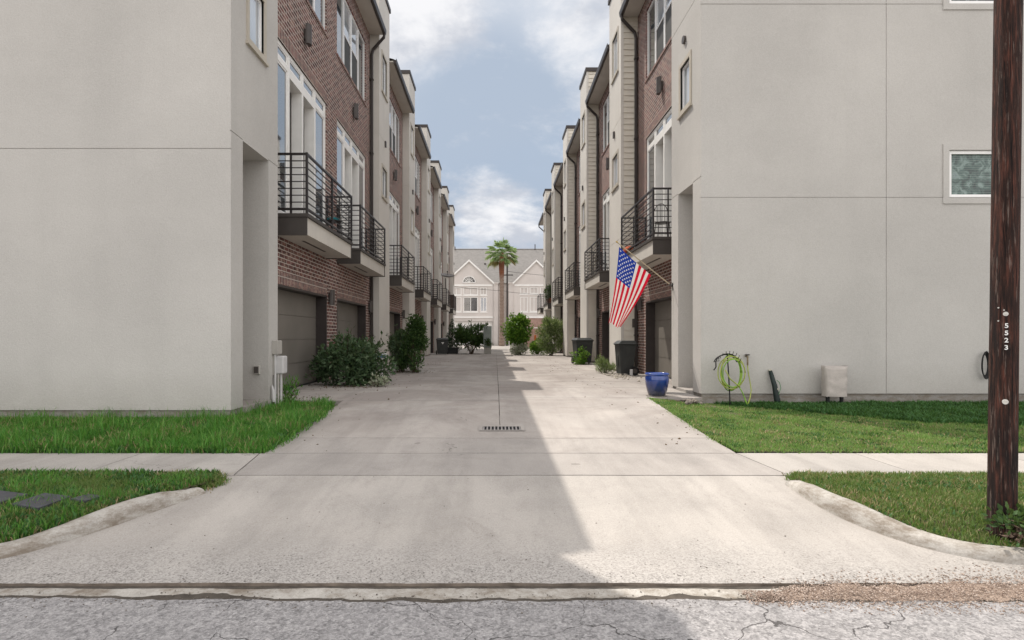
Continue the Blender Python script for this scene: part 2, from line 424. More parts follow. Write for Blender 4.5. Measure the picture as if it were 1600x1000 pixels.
# driveway slabs with open joints over dark dirt
def slab(mb, xl, xr, y0, y1, ny, nx=8, m=0, mr=None):
    ys = [y0 + (y1 - y0) * i / ny for i in range(ny + 1)]
    pts = []; top = []
    for i, y in enumerate(ys):
        L, Rr = xl(y), xr(y)
        for k in range(nx + 1):
            x = L + (Rr - L) * k / nx; yy = y
            e = .006 * mnoise.noise((x * 4, y * 4, 1)) + .004 * mnoise.noise((x * 17, y * 17, 4))
            if i in (0, ny): yy += e * (2.2 if mr is not None and i == 0 else 1)
            if k in (0, nx): x += e
            pts.append((x, yy, prof(y) + .003 * mnoise.noise((x * .8, y * .8, 0))))
    w = nx + 1
    fs = [(i * w + k, i * w + k + 1, (i + 1) * w + k + 1, (i + 1) * w + k) for i in range(ny) for k in range(nx)]
    rim = [k for k in range(w)] + [i * w + nx for i in range(1, ny + 1)] + [ny * w + k for k in range(nx - 1, -1, -1)] + [i * w for i in range(ny - 1, 0, -1)]
    b = len(pts)
    for r in rim: x, y, z = pts[r]; pts.append((x, y, z - .12))
    k = len(rim)
    mb.add(pts, fs, m)
    o = len(mb.v) - len(pts)
    for i in range(k): mb.f.append((o + rim[i], o + rim[(i + 1) % k], o + b + (i + 1) % k, o + b + i)); mb.m.append(m if mr is None else mr)
g = .011
mb = MB()
slab(mb, lambda y: max(-7, kx(KL, y) - .1) - max(0, y - 5.5) * .14, lambda y: min(7, kx(KR, y) + .1) + max(0, y - 5.6) * .1, 3.775, 5.985, 26, 150, 1, 2)
slab(mb, lambda y: -2.72 - .19 * (y - 6) / 1.13, lambda y: 3.05 - .08 * (y - 6) / 1.13, 6.0 + g, 7.13 - g, 6, 40, 0)
slab(mb, lambda y: -2.86, lambda y: 2.98, 7.13 + g, 8.0 - g, 6, 40, 0)
XL = lambda y: -2.90 if y < 11.0 else -4.95
XR = lambda y: 3.0 if y < 11.35 else (4.08 if y < 13.3 else 5.2)
slab(mb, lambda y: -2.90, lambda y: 3.0, 8.0 + g, 8.78, 6, 40)
joints = [8.78 - g, 11.0, 15.2, 20.2, 25.3, 30.4, 35.4, 39.2]
for a, b in zip(joints, joints[1:]):
    slab(mb, lambda y, a=a: XL(a + .01), lambda y: .07 - .005, a + g, b - g, 10, 14)
for a, b in zip(*[[8.78 - g, 11.35, 13.4, 15.2, 20.2, 25.3, 30.4, 35.4, 39.2][k:] for k in (0, 1)]):
    slab(mb, lambda y: .07 + .005, lambda y, a=a: XR(a + .01), a + g, b - g, 10, 14)
tag(mb.build('driveway', [M['concrete'], M['apron'], M['lip']]), kind='structure')
sheet('joint_bed', M['joint'], -2.7, 2.95, [3.79, 6.0, 7.13, 8.4, 11.2, 13, 39.3], lambda x, y: prof(y) - .022)
sheet('joint_bed', M['joint'], 2.95, 5.2, [13.3, 39.3], lambda x, y: -.022); sheet('joint_bed', M['joint'], -5.0, -2.7, [11.0, 13, 39.3], lambda x, y: prof(y) - .022)
# sidewalk, both sides
mb = MB()
for s in (-1, 1):
    x = -2.92 if s < 0 else 2.99
    for i in range(7):
        w = 1.72 if i else 1.45
        x2 = x + s * w; d = .012 * s
        a_, b_ = (x2 + d * -.5, x - d * -.5 - (0)) if s < 0 else (x + d * .5, x2 - d * .5)
        if i == 0:
            if s < 0: slab(mb, lambda y, a_=a_: a_, lambda y: -2.735 - .19 * (y - 6) / 1.13, 6.0, 7.13, 5, 10)
            else: slab(mb, lambda y: 3.065 - .08 * (y - 6) / 1.13, lambda y, b_=b_: b_, 6.0, 7.13, 5, 10)
        else: slab(mb, lambda y, a_=a_: a_, lambda y, b_=b_: b_, 6.0, 7.13, 5, 10)
        x = x2
tag(mb.build('sidewalk', M['walk']), kind='structure')
# paved lot beyond the drive
sheet('lot_paving', M['walk'], -30, 30, [39.2, 48, 58, 73.8], lambda x, y: .0)

# lawns: soil sheets, then blades
def lawn_soil(name, poly, zf):
    mb = MB(); mb.add([(x, y, zf(x, y)) for x, y in poly], [tuple(range(len(poly)))])
    return tag(mb.build(name, M['soil']), kind='structure')
offL = [(p.x - .19, p.y + .06) if False else (p.x, p.y) for p in PL]
def offset(P, side, d):
    out = []
    for i, p in enumerate(P):
        t = (P[min(i + 1, len(P) - 1)] - P[max(i - 1, 0)]).normalized(); o = Vector((-t.y, t.x, 0)) * side * d
        out.append((p.x + o.x, p.y + o.y))
    return out
stripL = [(-2.86, 5.985), (-2.80, 5.7)] + offset(PL, -1, .155) + [(-14, 5.97)]
stripR = [(3.06, 5.985), (3.02, 5.75)] + offset(PR, 1, .155) + [(14, 5.97)]
lawnL = [(-2.9, 7.15), (-2.83, 8.2), (-2.84, 9.2), (-2.93, 10.2), (-3.1, 10.75), (-3.35, 11.02), (-4.16, 11.02), (-4.16, 8.9), (-14, 8.9), (-14, 7.15)]
lawnR = [(3.0, 7.15), (3.0, 11.32), (4.15, 11.36), (4.2, 11.5), (14, 11.5), (14, 7.15)]
def poly_soil(poly, zf, x0, x1, y0, y1, c=.035):
    mb = MB()
    nx, ny = int((x1 - x0) / c), int((y1 - y0) / c)
    gx = np.array([x0 + (i + .5) * c for i in range(nx)]); 
    for j in range(ny):
        y = y0 + j * c; ins = in_poly(gx, np.full(nx, y + c / 2), poly)
        for i in range(nx):
            if ins[i]:
                x = x0 + i * c
                mb.quad((x, y, zf(x, y)), (x + c, y, zf(x + c, y)), (x + c, y + c, zf(x + c, y + c)), (x, y + c, zf(x, y + c)))
    return tag(mb.build('lawn', M['soil']), kind='structure')
def grid_soil(poly, zf, x0, x1, y0, y1, n=24):
    mb = MB()
    for i in range(n):
        for j in range(n):
            xa, xb = x0 + (x1 - x0) * i / n, x0 + (x1 - x0) * (i + 1) / n
            yA, yB = y0 + (y1 - y0) * j / n, y0 + (y1 - y0) * (j + 1) / n
            mb.quad((xa, yA, zf(xa, yA) + .012), (xb, yA, zf(xb, yA) + .012), (xb, yB, zf(xb, yB) + .012), (xa, yB, zf(xa, yB) + .012))
    return tag(mb.build('lawn', M['soil']), kind='structure')
grid_soil(None, zl, -14, -2.92, 7.15, 8.92); grid_soil(None, zl, -4.14, -2.88, 8.93, 10.95, 8)
grid_soil(None, zr, 3.02, 14, 7.15, 11.5)

def in_poly(px, py, poly):
    ins = np.zeros(len(px), bool); n = len(poly)
    for i in range(n):
        x1, y1 = poly[i]; x2, y2 = poly[(i + 1) % n]
        c = ((y1 > py) != (y2 > py)) & (px < (x2 - x1) * (py - y1) / (y2 - y1 + 1e-12) + x1)
        ins ^= c
    return ins
poly_soil([(-2.86, 5.985), (-2.80, 5.7)] + offset(PL, -1, .13) + [(-14, 5.97)], verge, -10, -2.7, 3.8, 5.99); poly_soil([(3.06, 5.985), (3.02, 5.75)] + offset(PR, 1, .13) + [(14, 5.97)], verge, 2.7, 10, 3.8, 5.99)
def np_mesh(name, V, Fc, mat, sizes):
    """V (n,3) float, Fc flat index array, sizes = verts per face"""
    me = bpy.data.meshes.new(name)
    me.vertices.add(len(V)); me.vertices.foreach_set('co', V.astype(np.float32).ravel())
    me.loops.add(len(Fc)); me.loops.foreach_set('vertex_index', Fc.astype(np.int32))
    me.polygons.add(len(sizes)); st = np.concatenate([[0], np.cumsum(sizes)[:-1]])
    me.polygons.foreach_set('loop_start', st.astype(np.int32))
    me.update(calc_edges=True); me.materials.append(mat)
    o = bpy.data.objects.new(name, me); COL.objects.link(o); return o
LIDS = []
for px_, py_, w_, d_ in ((-8, 781, .38, .28), (66, 786, .30, .28), (136, 782, .17, .17)):
    y_ = (CAMZ + .215) * F / (py_ - VY); LIDS.append(((px_ - VX) * y_ / F, y_, w_, d_))
def grass(name, poly, zf, dens, h0, h1, w, mat, label, seed, clump=None, bend=.5, spill=0.0):
    rg = np.random.default_rng(seed)
    xs = [p[0] for p in poly]; ys = [p[1] for p in poly]
    x0, x1, y0, y1 = max(min(xs), -12), min(max(xs), 13.5), min(ys), max(ys)
    n = int((x1 - x0) * (y1 - y0) * dens)
    X = rg.uniform(x0, x1, n); Y = rg.uniform(y0, y1, n)
    k = in_poly(X, Y, poly)
    # keep only what the view (and a step to the side of it) can show
    k &= np.abs(X) < Y * .98 + 3.6
    for lx, ly, lw, ld in LIDS: k &= ~((rg.random(n) < (.8 if lw > .3 else .5)) & (np.abs(X - lx) < lw * .48) & (Y - ly < ld * .48) & (Y - ly > -ld * .5 - .10 * (rg.random(n) < .6)))
    X, Y = X[k], Y[k]
    if spill: X = X + rg.normal(0, spill, len(X)); Y = Y + rg.normal(0, spill, len(Y))
    nz = np.array([mnoise.noise((x * 2.1, y * 2.1, seed)) + .6 * mnoise.noise((x * 6, y * 6, seed + 5)) for x, y in zip(X, Y)])
    if clump is not None:
        kk = nz > clump - .35 * rg.random(len(X)); X, Y, nz = X[kk], Y[kk], nz[kk]
    n = len(X); Z = np.array([zf(x, y) for x, y in zip(X, Y)])
    a = rg.uniform(0, 2 * np.pi, n); h = rg.uniform(h0, h1, n) * (1 + .35 * np.clip(nz, -1, 1)); b = rg.uniform(.1, 1, n) * bend * h
    ba = a + rg.normal(0, .5, n) + np.pi / 2; ww = w * rg.uniform(.6, 1.3, n)
    dx, dy = np.cos(a) * ww / 2, np.sin(a) * ww / 2; bx, by = np.cos(ba) * b, np.sin(ba) * b
    P = np.stack([np.stack([X - dx, Y - dy, Z], 1), np.stack([X + dx, Y + dy, Z], 1),
                  np.stack([X + dx * .8 + bx * .35, Y + dy * .8 + by * .35, Z + h * .6], 1), np.stack([X - dx * .8 + bx * .35, Y - dy * .8 + by * .35, Z + h * .6], 1),
                  np.stack([X + bx, Y + by, Z + h], 1)], 1).reshape(-1, 3)
    base = np.arange(n)[:, None] * 5
    Fc = np.concatenate([base + np.array([0, 1, 2, 3]), base + np.array([3, 2, 4])], 1).ravel()
    o = np_mesh(name, P, Fc, mat, np.tile([4, 3], n))
    return tag(o, label, 'grass', kind='stuff')
M['grass_l'] = leaf_mat('tall_grass', (.034, .14, .02), (.095, .31, .045), (.26, .40, .11), .45)
M['grass_r'] = leaf_mat('mown_grass', (.095, .205, .04), (.19, .355, .08), (.38, .42, .18), .38, .9)
M['grass_s'] = leaf_mat('strip_grass', (.065, .125, .028), (.145, .25, .06), (.33, .30, .15), .4, 2.5)
M['clover'] = leaf_mat('clover_leaf', (.018, .06, .016), (.05, .15, .035), (.09, .2, .06), .3, 2)
M['straw'] = leaf_mat('dry_grass', (.2, .14, .07), (.38, .29, .16), None, .2)
lawnL_front = [p for p in lawnL]
grass('grass', lawnL, zl, 8000, .03, .105, .0085, M['grass_l'], 'tall deep green grass in front of the left stucco end wall', 1, bend=1.0, spill=.03)
grass('grass', lawnL, zl, 1500, .03, .08, .030, M['clover'], 'broad-leaved weeds scattered through the left lawn', 31, clump=.12, bend=1.1, spill=.03)
grass('grass', lawnL, zl, 500, .05, .13, .009, M['straw'], 'dry straw-coloured blades in the left lawn', 32, clump=.0, bend=1.3, spill=.04)
grass('grass', lawnL, zl, 700, .10, .24, .010, M['grass_l'], 'taller grass tufts standing up from the left lawn', 33, clump=.25, bend=.8)
edgeL = [(-2.8, 7.12), (-2.72, 8.2), (-2.76, 9.2), (-2.86, 10.2), (-3.05, 10.85), (-3.3, 11.14), (-3.5, 11.0), (-3.05, 10.5), (-2.95, 9.2), (-2.97, 7.35), (-12, 7.35), (-12, 7.09)]
grass('grass', edgeL, lambda x, y: max(prof(y), zl(x, y)) - .01, 1500, .03, .10, .011, M['grass_l'], 'ragged grass creeping over the left sidewalk and driveway edge', 34, clump=.05, bend=1.8, spill=.03)
grass('grass', lawnR, zr, 600, .02, .05, .012, M['straw'], 'dry blades in the mown right lawn', 35, clump=.05, bend=1.4)
grass('grass', lawnR, zr, 1500, .02, .05, .016, M['clover'], 'darker weed patches in the mown right lawn', 36, clump=.30, bend=1.2)
edgeR = [(3.02, 7.1), (2.94, 7.4), (2.93, 11.2), (3.05, 11.3), (3.05, 7.3), (12, 7.26), (12, 7.1)]
grass('grass', edgeR, lambda x, y: prof(y) - .005, 900, .015, .05, .009, M['grass_r'], 'ragged grass creeping over the right driveway edge', 37, clump=.1, bend=1.8, spill=.02)
for sd_, pg in ((51, [(-2.82, 5.99), (-2.68, 5.72), (-2.8, 5.52), (-3.2, 5.6), (-3.2, 5.99)]), (52, [(3.04, 5.99), (2.97, 5.80), (3.08, 5.62), (3.3, 5.68), (3.4, 5.99)])):
    grass('grass', pg, lambda x, y: prof(y) - .01, 6500, .03, .09, .011, M['grass_s'], 'grass tuft at the start of the ' + ('left' if sd_ == 51 else 'right') + ' kerb', sd_, bend=1.2, spill=.03)
    grass('grass', pg, lambda x, y: prof(y) - .005, 1500, .02, .06, .01, M['straw'], 'dry clippings at the start of the ' + ('left' if sd_ == 51 else 'right') + ' kerb', sd_ + 4, bend=2.0, spill=.06)
grass('grass', stripL, verge, 1800, .02, .06, .026, M['clover'], 'broad-leaved weeds on the strip between left kerb and sidewalk', 61, clump=.08, bend=1.1)
grass('grass', stripR, verge, 900, .02, .045, .02, M['clover'], 'broad-leaved weeds on the strip between right kerb and sidewalk', 62, clump=.28, bend=1.1)
wallfoot = [(-14, 8.6), (-4.15, 8.6), (-3.9, 8.8), (-3.9, 10.9), (-4.12, 10.9), (-4.12, 8.9), (-14, 8.9)]
grass('grass', wallfoot, zl, 320, .12, .24, .006, M['grass_l'], 'longer grass stalks along the foot of the left end wall', 8, bend=.5)
grass('grass', stripL, verge, 9000, .02, .06, .007, M['grass_s'], 'patchy grass between left kerb and sidewalk', 2, clump=-.08, bend=.9, spill=.015)
grass('grass', [(p[0], p[1]) for p in stripL], verge, 2600, .03, .085, .008, M['grass_l'], 'greener grass tufts on the strip between left kerb and sidewalk', 12, clump=.22, bend=.8)
grass('grass', stripL, verge, 1500, .02, .06, .007, M['straw'], 'dry straw-coloured grass blades on the left strip', 22, clump=.1, bend=1.2)
grass('grass', lawnR, zr, 5500, .018, .048, .008, M['grass_r'], 'short mown sunlit grass in front of the right stucco wall', 3, bend=.8, spill=.012)
shade = [(4.3, 11.4), (14, 11.5), (14, 8.9), (8.6, 8.9), (6.9, 9.2), (5.6, 10.3)]
grass('grass', shade, zr, 2600, .05, .11, .026, M['clover'], 'broad-leaved dark green ground cover along the right wall foot', 4, bend=1.0, clump=-.2)
grass('grass', stripR, verge, 9500, .015, .045, .0065, M['grass_s'], 'short grass on the strip between right kerb and sidewalk', 5, bend=.9, clump=-.5, spill=.012)
grass('grass', stripR, verge, 1300, .02, .05, .006, M['straw'], 'dry grass blades on the right strip around the pole', 25, clump=.0, bend=1.2)

# gravel washed into the gutter
def stones(name, pts, s0, s1, mat, label, seed, cat='gravel'):
    rg = np.random.default_rng(seed); base = np.array([(1, 0, 0), (-1, 0, 0), (0, 1, 0), (0, -1, 0), (0, 0, 1), (0, 0, -1)], float)
    fi = np.array([(0, 2, 4), (2, 1, 4), (1, 3, 4), (3, 0, 4), (2, 0, 5), (1, 2, 5), (3, 1, 5), (0, 3, 5)])
    n = len(pts); P = np.array(pts)
    s = s0 + (s1 - s0) * rg.random(n) ** 2.5
    v = base[None] * (rg.uniform(.6, 1.3, (n, 6, 1))) * s[:, None, None] * np.array([1, 1, .65]) + rg.normal(0, .18, (n, 6, 3)) * s[:, None, None]
    an = rg.uniform(0, 6.28, n); c, sn = np.cos(an)[:, None], np.sin(an)[:, None]
    x = v[:, :, 0] * c - v[:, :, 1] * sn; y = v[:, :, 0] * sn + v[:, :, 1] * c
    V = np.stack([x, y, v[:, :, 2]], 2) + P[:, None, :]
    Fc = (fi[None] + (np.arange(n) * 6)[:, None, None]).ravel()
    return tag(np_mesh(name, V.reshape(-1, 3), Fc, mat, np.full(n * 8, 3)), label, cat, kind='stuff')
M['gravel'] = leaf_mat('gravel_stone', (.16, .11, .085), (.35, .27, .22), (.54, .46, .40), 0, 8)
M['sand'] = plain('tan_sediment', (.33, .255, .205), .95, .25, 9, .6, 60)
gp = []; mb = MB()
def gy(x):
    f = min(1, max(0, (x - 1.6) / .8)); e = max(0, min(1, (x - 2.6) / 1.4))
    return (3.53 - .06 * f + .045 * mnoise.noise((x * 3, 1, 1)) + .03 * mnoise.noise((x * 11, 1, 1)),
            3.66 + .14 * f + .07 * mnoise.noise((x * 1.7, 7, 1)) + .06 * mnoise.noise((x * 6, 7, 1)) + .10 * e)
def gz(x, y, t):
    b = -.437 if y < 3.6 else (-.441 if y < 3.772 else prof(y))
    top = -.440 + .028 * (lambda q: q * q * (3 - 2 * q))(max(0, min(1, t / .62))) * min(1, max(0, (1.02 - t) * 9))
    return max(b, top) if t <= 1 else b
for i in range(21000):
    x = 1.55 + (RND.random() ** .95) * 4.6; lo, hi = gy(x)
    t = RND.gauss(.5, .34); y = lo + (hi - lo) * t
    if t < -.35 or t > 1.5: continue
    gp.append((x, y, gz(x, y, t) + .002))
for i in range(90):
    x, y = RND.uniform(1.4, 5.2), 3.78 + abs(RND.gauss(0, .13)); gp.append((x, y, prof(y) + .003))
stones('gravel', gp, .002, .0088, M['gravel'], 'reddish tan gravel spilled along the gutter on the right', 3)
gx = [1.65 + .03 * i for i in range(160)]
for a, b in zip(gx, gx[1:]):
    n_ = 7
    for q_ in range(n_):
        def q(x, t):
            lo, hi = gy(x); lo += .035; hi -= .05; y = lo + (hi - lo) * t
            return (x, y, gz(x, y, .12 + .76 * t) - (.012 if 0 < t < 1 else .004) + .006 * mnoise.noise((x * 14, y * 14, 3)))
        mb.quad(q(a, q_ / n_), q(b, q_ / n_), q(b, (q_ + 1) / n_), q(a, (q_ + 1) / n_))
tag(mb.build('gravel_bed', M['sand'], smooth=True), kind='structure')
# crumbs on concrete and asphalt near the broken gutter
cp = [(RND.uniform(-4.5, 1.6), RND.gauss(3.57, .07), -.435) for _ in range(900)] + [(x, y, prof(y) + .002) for x, y in ((RND.uniform(-3, 3.2), 3.8 + RND.random() ** 2 * 2.2) for _ in range(170))]
stones('grit', cp, .002, .008, plain('grit_stone', (.16, .14, .12), .95, .4, 30), 'loose dark grit along the broken gutter edge', 9, 'grit')

# ------------------------------------------------------------------ houses
def mapper(s): return lambda u, v, z: (s * u, v, z)

def part(name, mats, parent, s, fn, **kw):
    mb = MB(mapper(s)); fn(mb); return mb.build(name, mats, parent, **kw)

def small_window(parent, s, t, v0, v1, z0, z1, trimw=.10):
    Pu = lambda a, z, d: (t + .022 - d, a, z)
    def fr(mb):
        mb.panel(Pu, v0 - trimw, v1 + trimw, z0 - trimw, z1 + trimw, [(v0, v1, z0, z1, .10, False)])
        for a, b, c, d in ((v0 - trimw, v1 + trimw, z0 - trimw, z0 - trimw), (v0 - trimw, v1 + trimw, z1 + trimw, z1 + trimw)):
            mb.quad((t, a, c), (t, b, c), (t + .022, b, c), (t + .022, a, c))
        for v in (v0 - trimw, v1 + trimw): mb.quad((t, v, z0 - trimw), (t, v, z1 + trimw), (t + .022, v, z1 + trimw), (t + .022, v, z0 - trimw))
        mb.box(t - .01, t + .05, v0 - trimw - .03, v1 + trimw + .03, z0 - trimw - .05, z0 - trimw - .002)
    w = part('window', M['trim_beige'], parent, s, fr)
    part('sash', M['trim_white'], w, s, lambda mb: mb.panel(lambda a, z, d: (t - .035 - d, a, z), v0, v1, z0, z1, [(v0 + .05, v1 - .05, z0 + .05, z1 - .05, .03, False)]))
    part('pane', M['blind'], w, s, lambda mb: mb.box(t - .068, t - .058, v0 + .04, v1 - .04, z0 + .04, z1 - .04))
    return w

def tower(root, s, t, v0, v1, H, rear, vent_z, siding=False, win=True):
    """projecting stucco bay with two small windows and a dark parapet cap"""
    vc = v0 + (v1 - v0) * .47
    wins = [(vc - .42, vc + .42, 10.15, 11.45), (vc - .42, vc + .42, 6.35, 7.35)]
    holes = [(a, b, c, d, .12, True) for a, b, c, d in wins] + [(v0, v1, z, z + .014, .012, True) for z in (4.40, 8.35)]
    def body(mb):
        mb.panel(lambda a, z, d: (t - d, a, z), v0, v1, .06, H, holes)
        for v in (v0, v1):
            if siding and v == v0:
                mb.quad((t, v, .06), (t - .09, v, .06), (t - .09, v, H), (t, v, H))     # corner board
                mb.quad((t - .09, v, .06), (t - .09, v + .03, .06), (t - .09, v + .03, H), (t - .09, v, H))
                mb.quad((t - .09, v + .03, .06), (rear, v + .03, .06), (rear, v + .03, H), (t - .09, v + .03, H))
            else:
                mb.panel(lambda a, z, d, v=v: (a, v + (d if v == v0 else -d), z), rear, t, .06, H, [(rear, t, z, z + .014, .012, True) for z in (4.40, 8.35)])
        mb.quad((rear, v0, H), (t, v0, H), (t, v1, H), (rear, v1, H))
    tw = part('tower_wall', M['stucco'], root, s, body)
    def cap(mb): mb.box(rear, t + .05, v0 - .05, v1 + .05, H + .002, H + .16)
    part('parapet_cap', M['dark'], tw, s, cap)
    part('foundation', M['found'], tw, s, lambda mb: mb.box(rear, t - .02, v0 + .02, v1 - .02, -.4, .058))
    if siding:
        def sd(mb):
            z = .08
            while z < H - .02:
                z1 = min(z + .187, H - .004)
                mb.quad((t - .092, v0 - .004, z), (0, v0 - .004, z), (0, v0 + .022, z1), (t - .092, v0 + .022, z1))
                mb.quad((t - .092, v0 + .03, z), (0, v0 + .03, z), (0, v0 - .004, z), (t - .092, v0 - .004, z))
                z = z1
        part('siding', M['siding'], tw, s, sd)
    if win:
        for a, b, c, d in wins: small_window(root, s, t, a, b, c, d, .09)
    part('wall_vent', M['lamp'], root, s, lambda mb: mb.box(t, t + .06, vc + .05, vc + .17, vent_z, vent_z + .22), bevel=.01)
    return tw

def bay(root, s, v0, v1, vc, eave, gut, bal, arm=False):
    """brick bay: garage, balcony with glazed door group, upper windows"""
    hw = 1.8
    g0, g1 = vc - hw, vc + hw; d0, d1 = vc - 1.78, vc + 1.78; zt = 7.28; zd = 3.66
    Pu = lambda a, z, d: (-d, a, z)
    w0, w1, wz0, wz1 = vc - 1.78, vc + 1.78, 9.08, 11.2
    holes = [(g0, g1, -.05, 2.26, .34, False), (g0 - .02, g1 + .02, 2.26, 2.53, .02, True), (d0, d1, zd, zt, .14, False),
             (d0 - .02, d1 + .02, zt, zt + .27, .02, True), (w0, w1, wz0, wz1, .12, False)]
    wall = part('brick_wall', M['brick'], root, s, lambda mb: mb.panel(Pu, v0, v1, -.05, eave - .08, holes))
    part('lintel', M['soldier'], wall, s, lambda mb: mb.box(-.06, .004, g0 - .02, g1 + .02, 2.262, 2.528))
    part('lintel', M['soldier'], wall, s, lambda mb: mb.box(-.06, .004, d0 - .02, d1 + .02, zt + .002, zt + .268))
    def sill(mb): mb.box(-.1, .03, w0 - .04, w1 + .04, wz0 - .075, wz0 - .002)
    part('window_sill', M['soldier'], wall, s, sill)
    # garage
    def gf(mb):
        mb.box(-.335, .006, g0 + .003, g0 + .05, -.03, 2.21); mb.box(-.335, .006, g1 - .05, g1 - .003, -.03, 2.21)
        mb.box(-.335, .006, g0 + .003, g1 - .003, 2.21, 2.257)
    gr = part('garage_door', M['garage'], root, s, lambda mb: mb.panel(lambda a, z, d: (-.27 - d, a, z), g0 + .05, g1 - .05, 0.0, 2.21,
              [(g0 + .05, g1 - .05, z, z + .016, .014, True) for z in (.56, 1.11, 1.66)]))
    part('frame', M['dark'], gr, s, gf)
    part('seal', M['black'], gr, s, lambda mb: mb.box(-.275, -.24, g0 + .052, g1 - .052, -.02, .035))
    # glazed door group on the balcony
    cw = (d1 - d0) / 4; cols = [(d0 + i * cw, d0 + (i + 1) * cw) for i in range(4)]
    fh = []
    for i, (a, b) in enumerate(cols):
        fh.append((a + .07, b - .07, 6.98, 7.20, .05, False))
        if i in (1, 2): fh.append((a + .05, b - .05, zd + .03, 6.78, .30, False))
        else: fh.append((a + .07, b - .07, zd + .12, 6.86, .05, False))
    df = part('patio_door', M['trim'], root, s, lambda mb: mb.panel(lambda a, z, d: (-.03 - d, a, z), d0, d1, zd, zt, fh))
    for i, (a, b) in enumerate(cols):
        part('sash', M['trim_white'], df, s, lambda mb: mb.panel(lambda q, z, d: (-.045 - d, q, z), a + .07, b - .07, 6.98, 7.20, [(a + .105, b - .105, 7.015, 7.165, .02, False)]))
        part('pane', M['glass'], df, s, lambda mb: mb.box(-.07, -.062, a + .075, b - .075, 6.985, 7.195))
        if i in (0, 3):
            part('sash', M['trim_white'], df, s, lambda mb: mb.panel(lambda q, z, d: (-.045 - d, q, z), a + .07, b - .07, zd + .12, 6.86, [(a + .11, b - .11, zd + .16, 6.82, .02, False)]))
            part('pane', M['glass'], df, s, lambda mb: mb.box(-.07, -.062, a + .075, b - .075, zd + .125, 6.855))
        else:
            part('door_leaf', M['dark'], df, s, lambda mb: mb.panel(lambda q, z, d: (-.27 - d, q, z), a + .052, b - .052, zd + .03, 6.775, [(a + .15, b - .15, zd + .35, 6.62, .03, False)]))
            part('pane', M['glass'], df, s, lambda mb: mb.box(-.298, -.29, a + .14, b - .14, zd + .34, 6.63))
    # upper windows
    fh = []
    ww = (w1 - w0) / 4; wc = [(w0 + i * ww, w0 + (i + 1) * ww) for i in range(4)]
    for a, b in wc: fh.append((a + .05, b - .05, wz0 + .06, wz1 - .06, .05, False))
    wf = part('window', M['trim_white'], root, s, lambda mb: mb.panel(lambda a, z, d: (-.04 - d, a, z), w0, w1, wz0, wz1, fh))
    mid = (wz0 + wz1) / 2
    for i, (a, b) in enumerate(wc):
        if i in (0, 3): part('pane', M['glass'], wf, s, lambda mb: mb.box(-.085, -.077, a + .055, b - .055, wz0 + .065, wz1 - .065))
        else:
            part('pane', M['blind'], wf, s, lambda mb: mb.box(-.085, -.077, a + .055, b - .055, mid + .02, wz1 - .065))
            part('insect_screen', M['screen'], wf, s, lambda mb: mb.box(-.075, -.067, a + .055, b - .055, wz0 + .065, mid - .02))
            part('meeting_rail', M['trim_white'], wf, s, lambda mb: mb.box(-.08, -.05, a + .052, b - .052, mid - .02, mid + .02))
    # balcony
    b0, b1 = vc - 1.8, vc + 1.8
    bl = part('balcony', M['soffit'], root, s, lambda mb: mb.box(.003, bal - .03, b0 + .03, b1 - .03, 3.235, 3.578))
    part('balcony_deck', M['fascia'], bl, s, lambda mb: mb.box(.003, bal + .015, b0 - .015, b1 + .015, 3.58, 3.65))
    for q in (0, 1):
        a = b0 + .006 if q == 0 else b1 - .036
        part('end_fascia', M['fascia'], bl, s, lambda mb: mb.box(.003, bal - .012, a, a + .03, 3.215, 3.579))
    part('soffit_vent', M['dark'], bl, s, lambda mb: mb.box(bal * .42, bal * .50, vc - 1.0, vc + .6, 3.229, 3.236))
    def rl(mb):
        e = .02
        lines = [((e, b0 + e), (bal - e, b0 + e)), ((bal - e, b0 + e), (bal - e, b1 - e)), ((bal - e, b1 - e), (e, b1 - e))]
        for (ua, va), (ub, vb) in lines:
            for k in range(9):
                z = 3.74 + k * 1.10 / 8; r = .021 if k in (0, 8) else .009
                mb.box(min(ua, ub) - (r if ua == ub else 0), max(ua, ub) + (r if ua == ub else 0), min(va, vb) - (r if va == vb else 0), max(va, vb) + (r if va == vb else 0), z - r, z + r)
        for u, v in ((bal - e, b0 + e), (bal - e, b1 - e), (bal - e, vc), (.022, b0 + e), (.022, b1 - e)):
            mb.box(u - .022, u + .022, v - .022, v + .022, 3.648, 4.868)
        for v in (b0 + e, b1 - e): mb.box(bal * .5 - .016, bal * .5 + .016, v - .012, v + .012, 3.648, 4.84)
    part('railing', M['rail'], bl, s, rl)
    # lamps
    def la(mb, v, z, h, r):
        pts = [(.055 + r * math.sin(a), v - r * math.cos(a)) for a in [math.pi * k / 8 for k in range(9)]]
        n = 9; P = [(u, q, zz) for zz in (z, z + h) for u, q in pts]
        mb.add(P, [(i, i + 1, n + i + 1, n + i) for i in range(n - 1)] + [tuple(range(n)), tuple(range(n, 2 * n)), (0, n - 1, 2 * n - 1, n)])
        mb.box(.0, .056, v - r * .6, v + r * .6, z + h * .25, z + h * .75)
    part('wall_lamp', M['lamp'], root, s, lambda mb: la(mb, vc + .05, 7.95, .45, .11))
    vl = g1 + .45 if g1 + .62 < v1 else g1 + .2
    part('wall_lamp', M['lamp'], root, s, lambda mb: la(mb, vl, 2.02, .40, .10))
    # roof
    Hr = eave + 1.5
    part('roof', M['shingle'], root, s, lambda mb: (mb.quad((gut + .02, v0, eave + .02), (gut + .02, v1, eave + .02), (-5, v1, Hr), (-5, v0, Hr)),
                                                   mb.quad((gut + .02, v0, eave - .06), (gut + .02, v1, eave - .06), (gut + .02, v1, eave + .02), (gut + .02, v0, eave + .02)),
                                                   mb.quad((-9.5, v0, eave), (-9.5, v1, eave), (-5, v1, Hr), (-5, v0, Hr))))
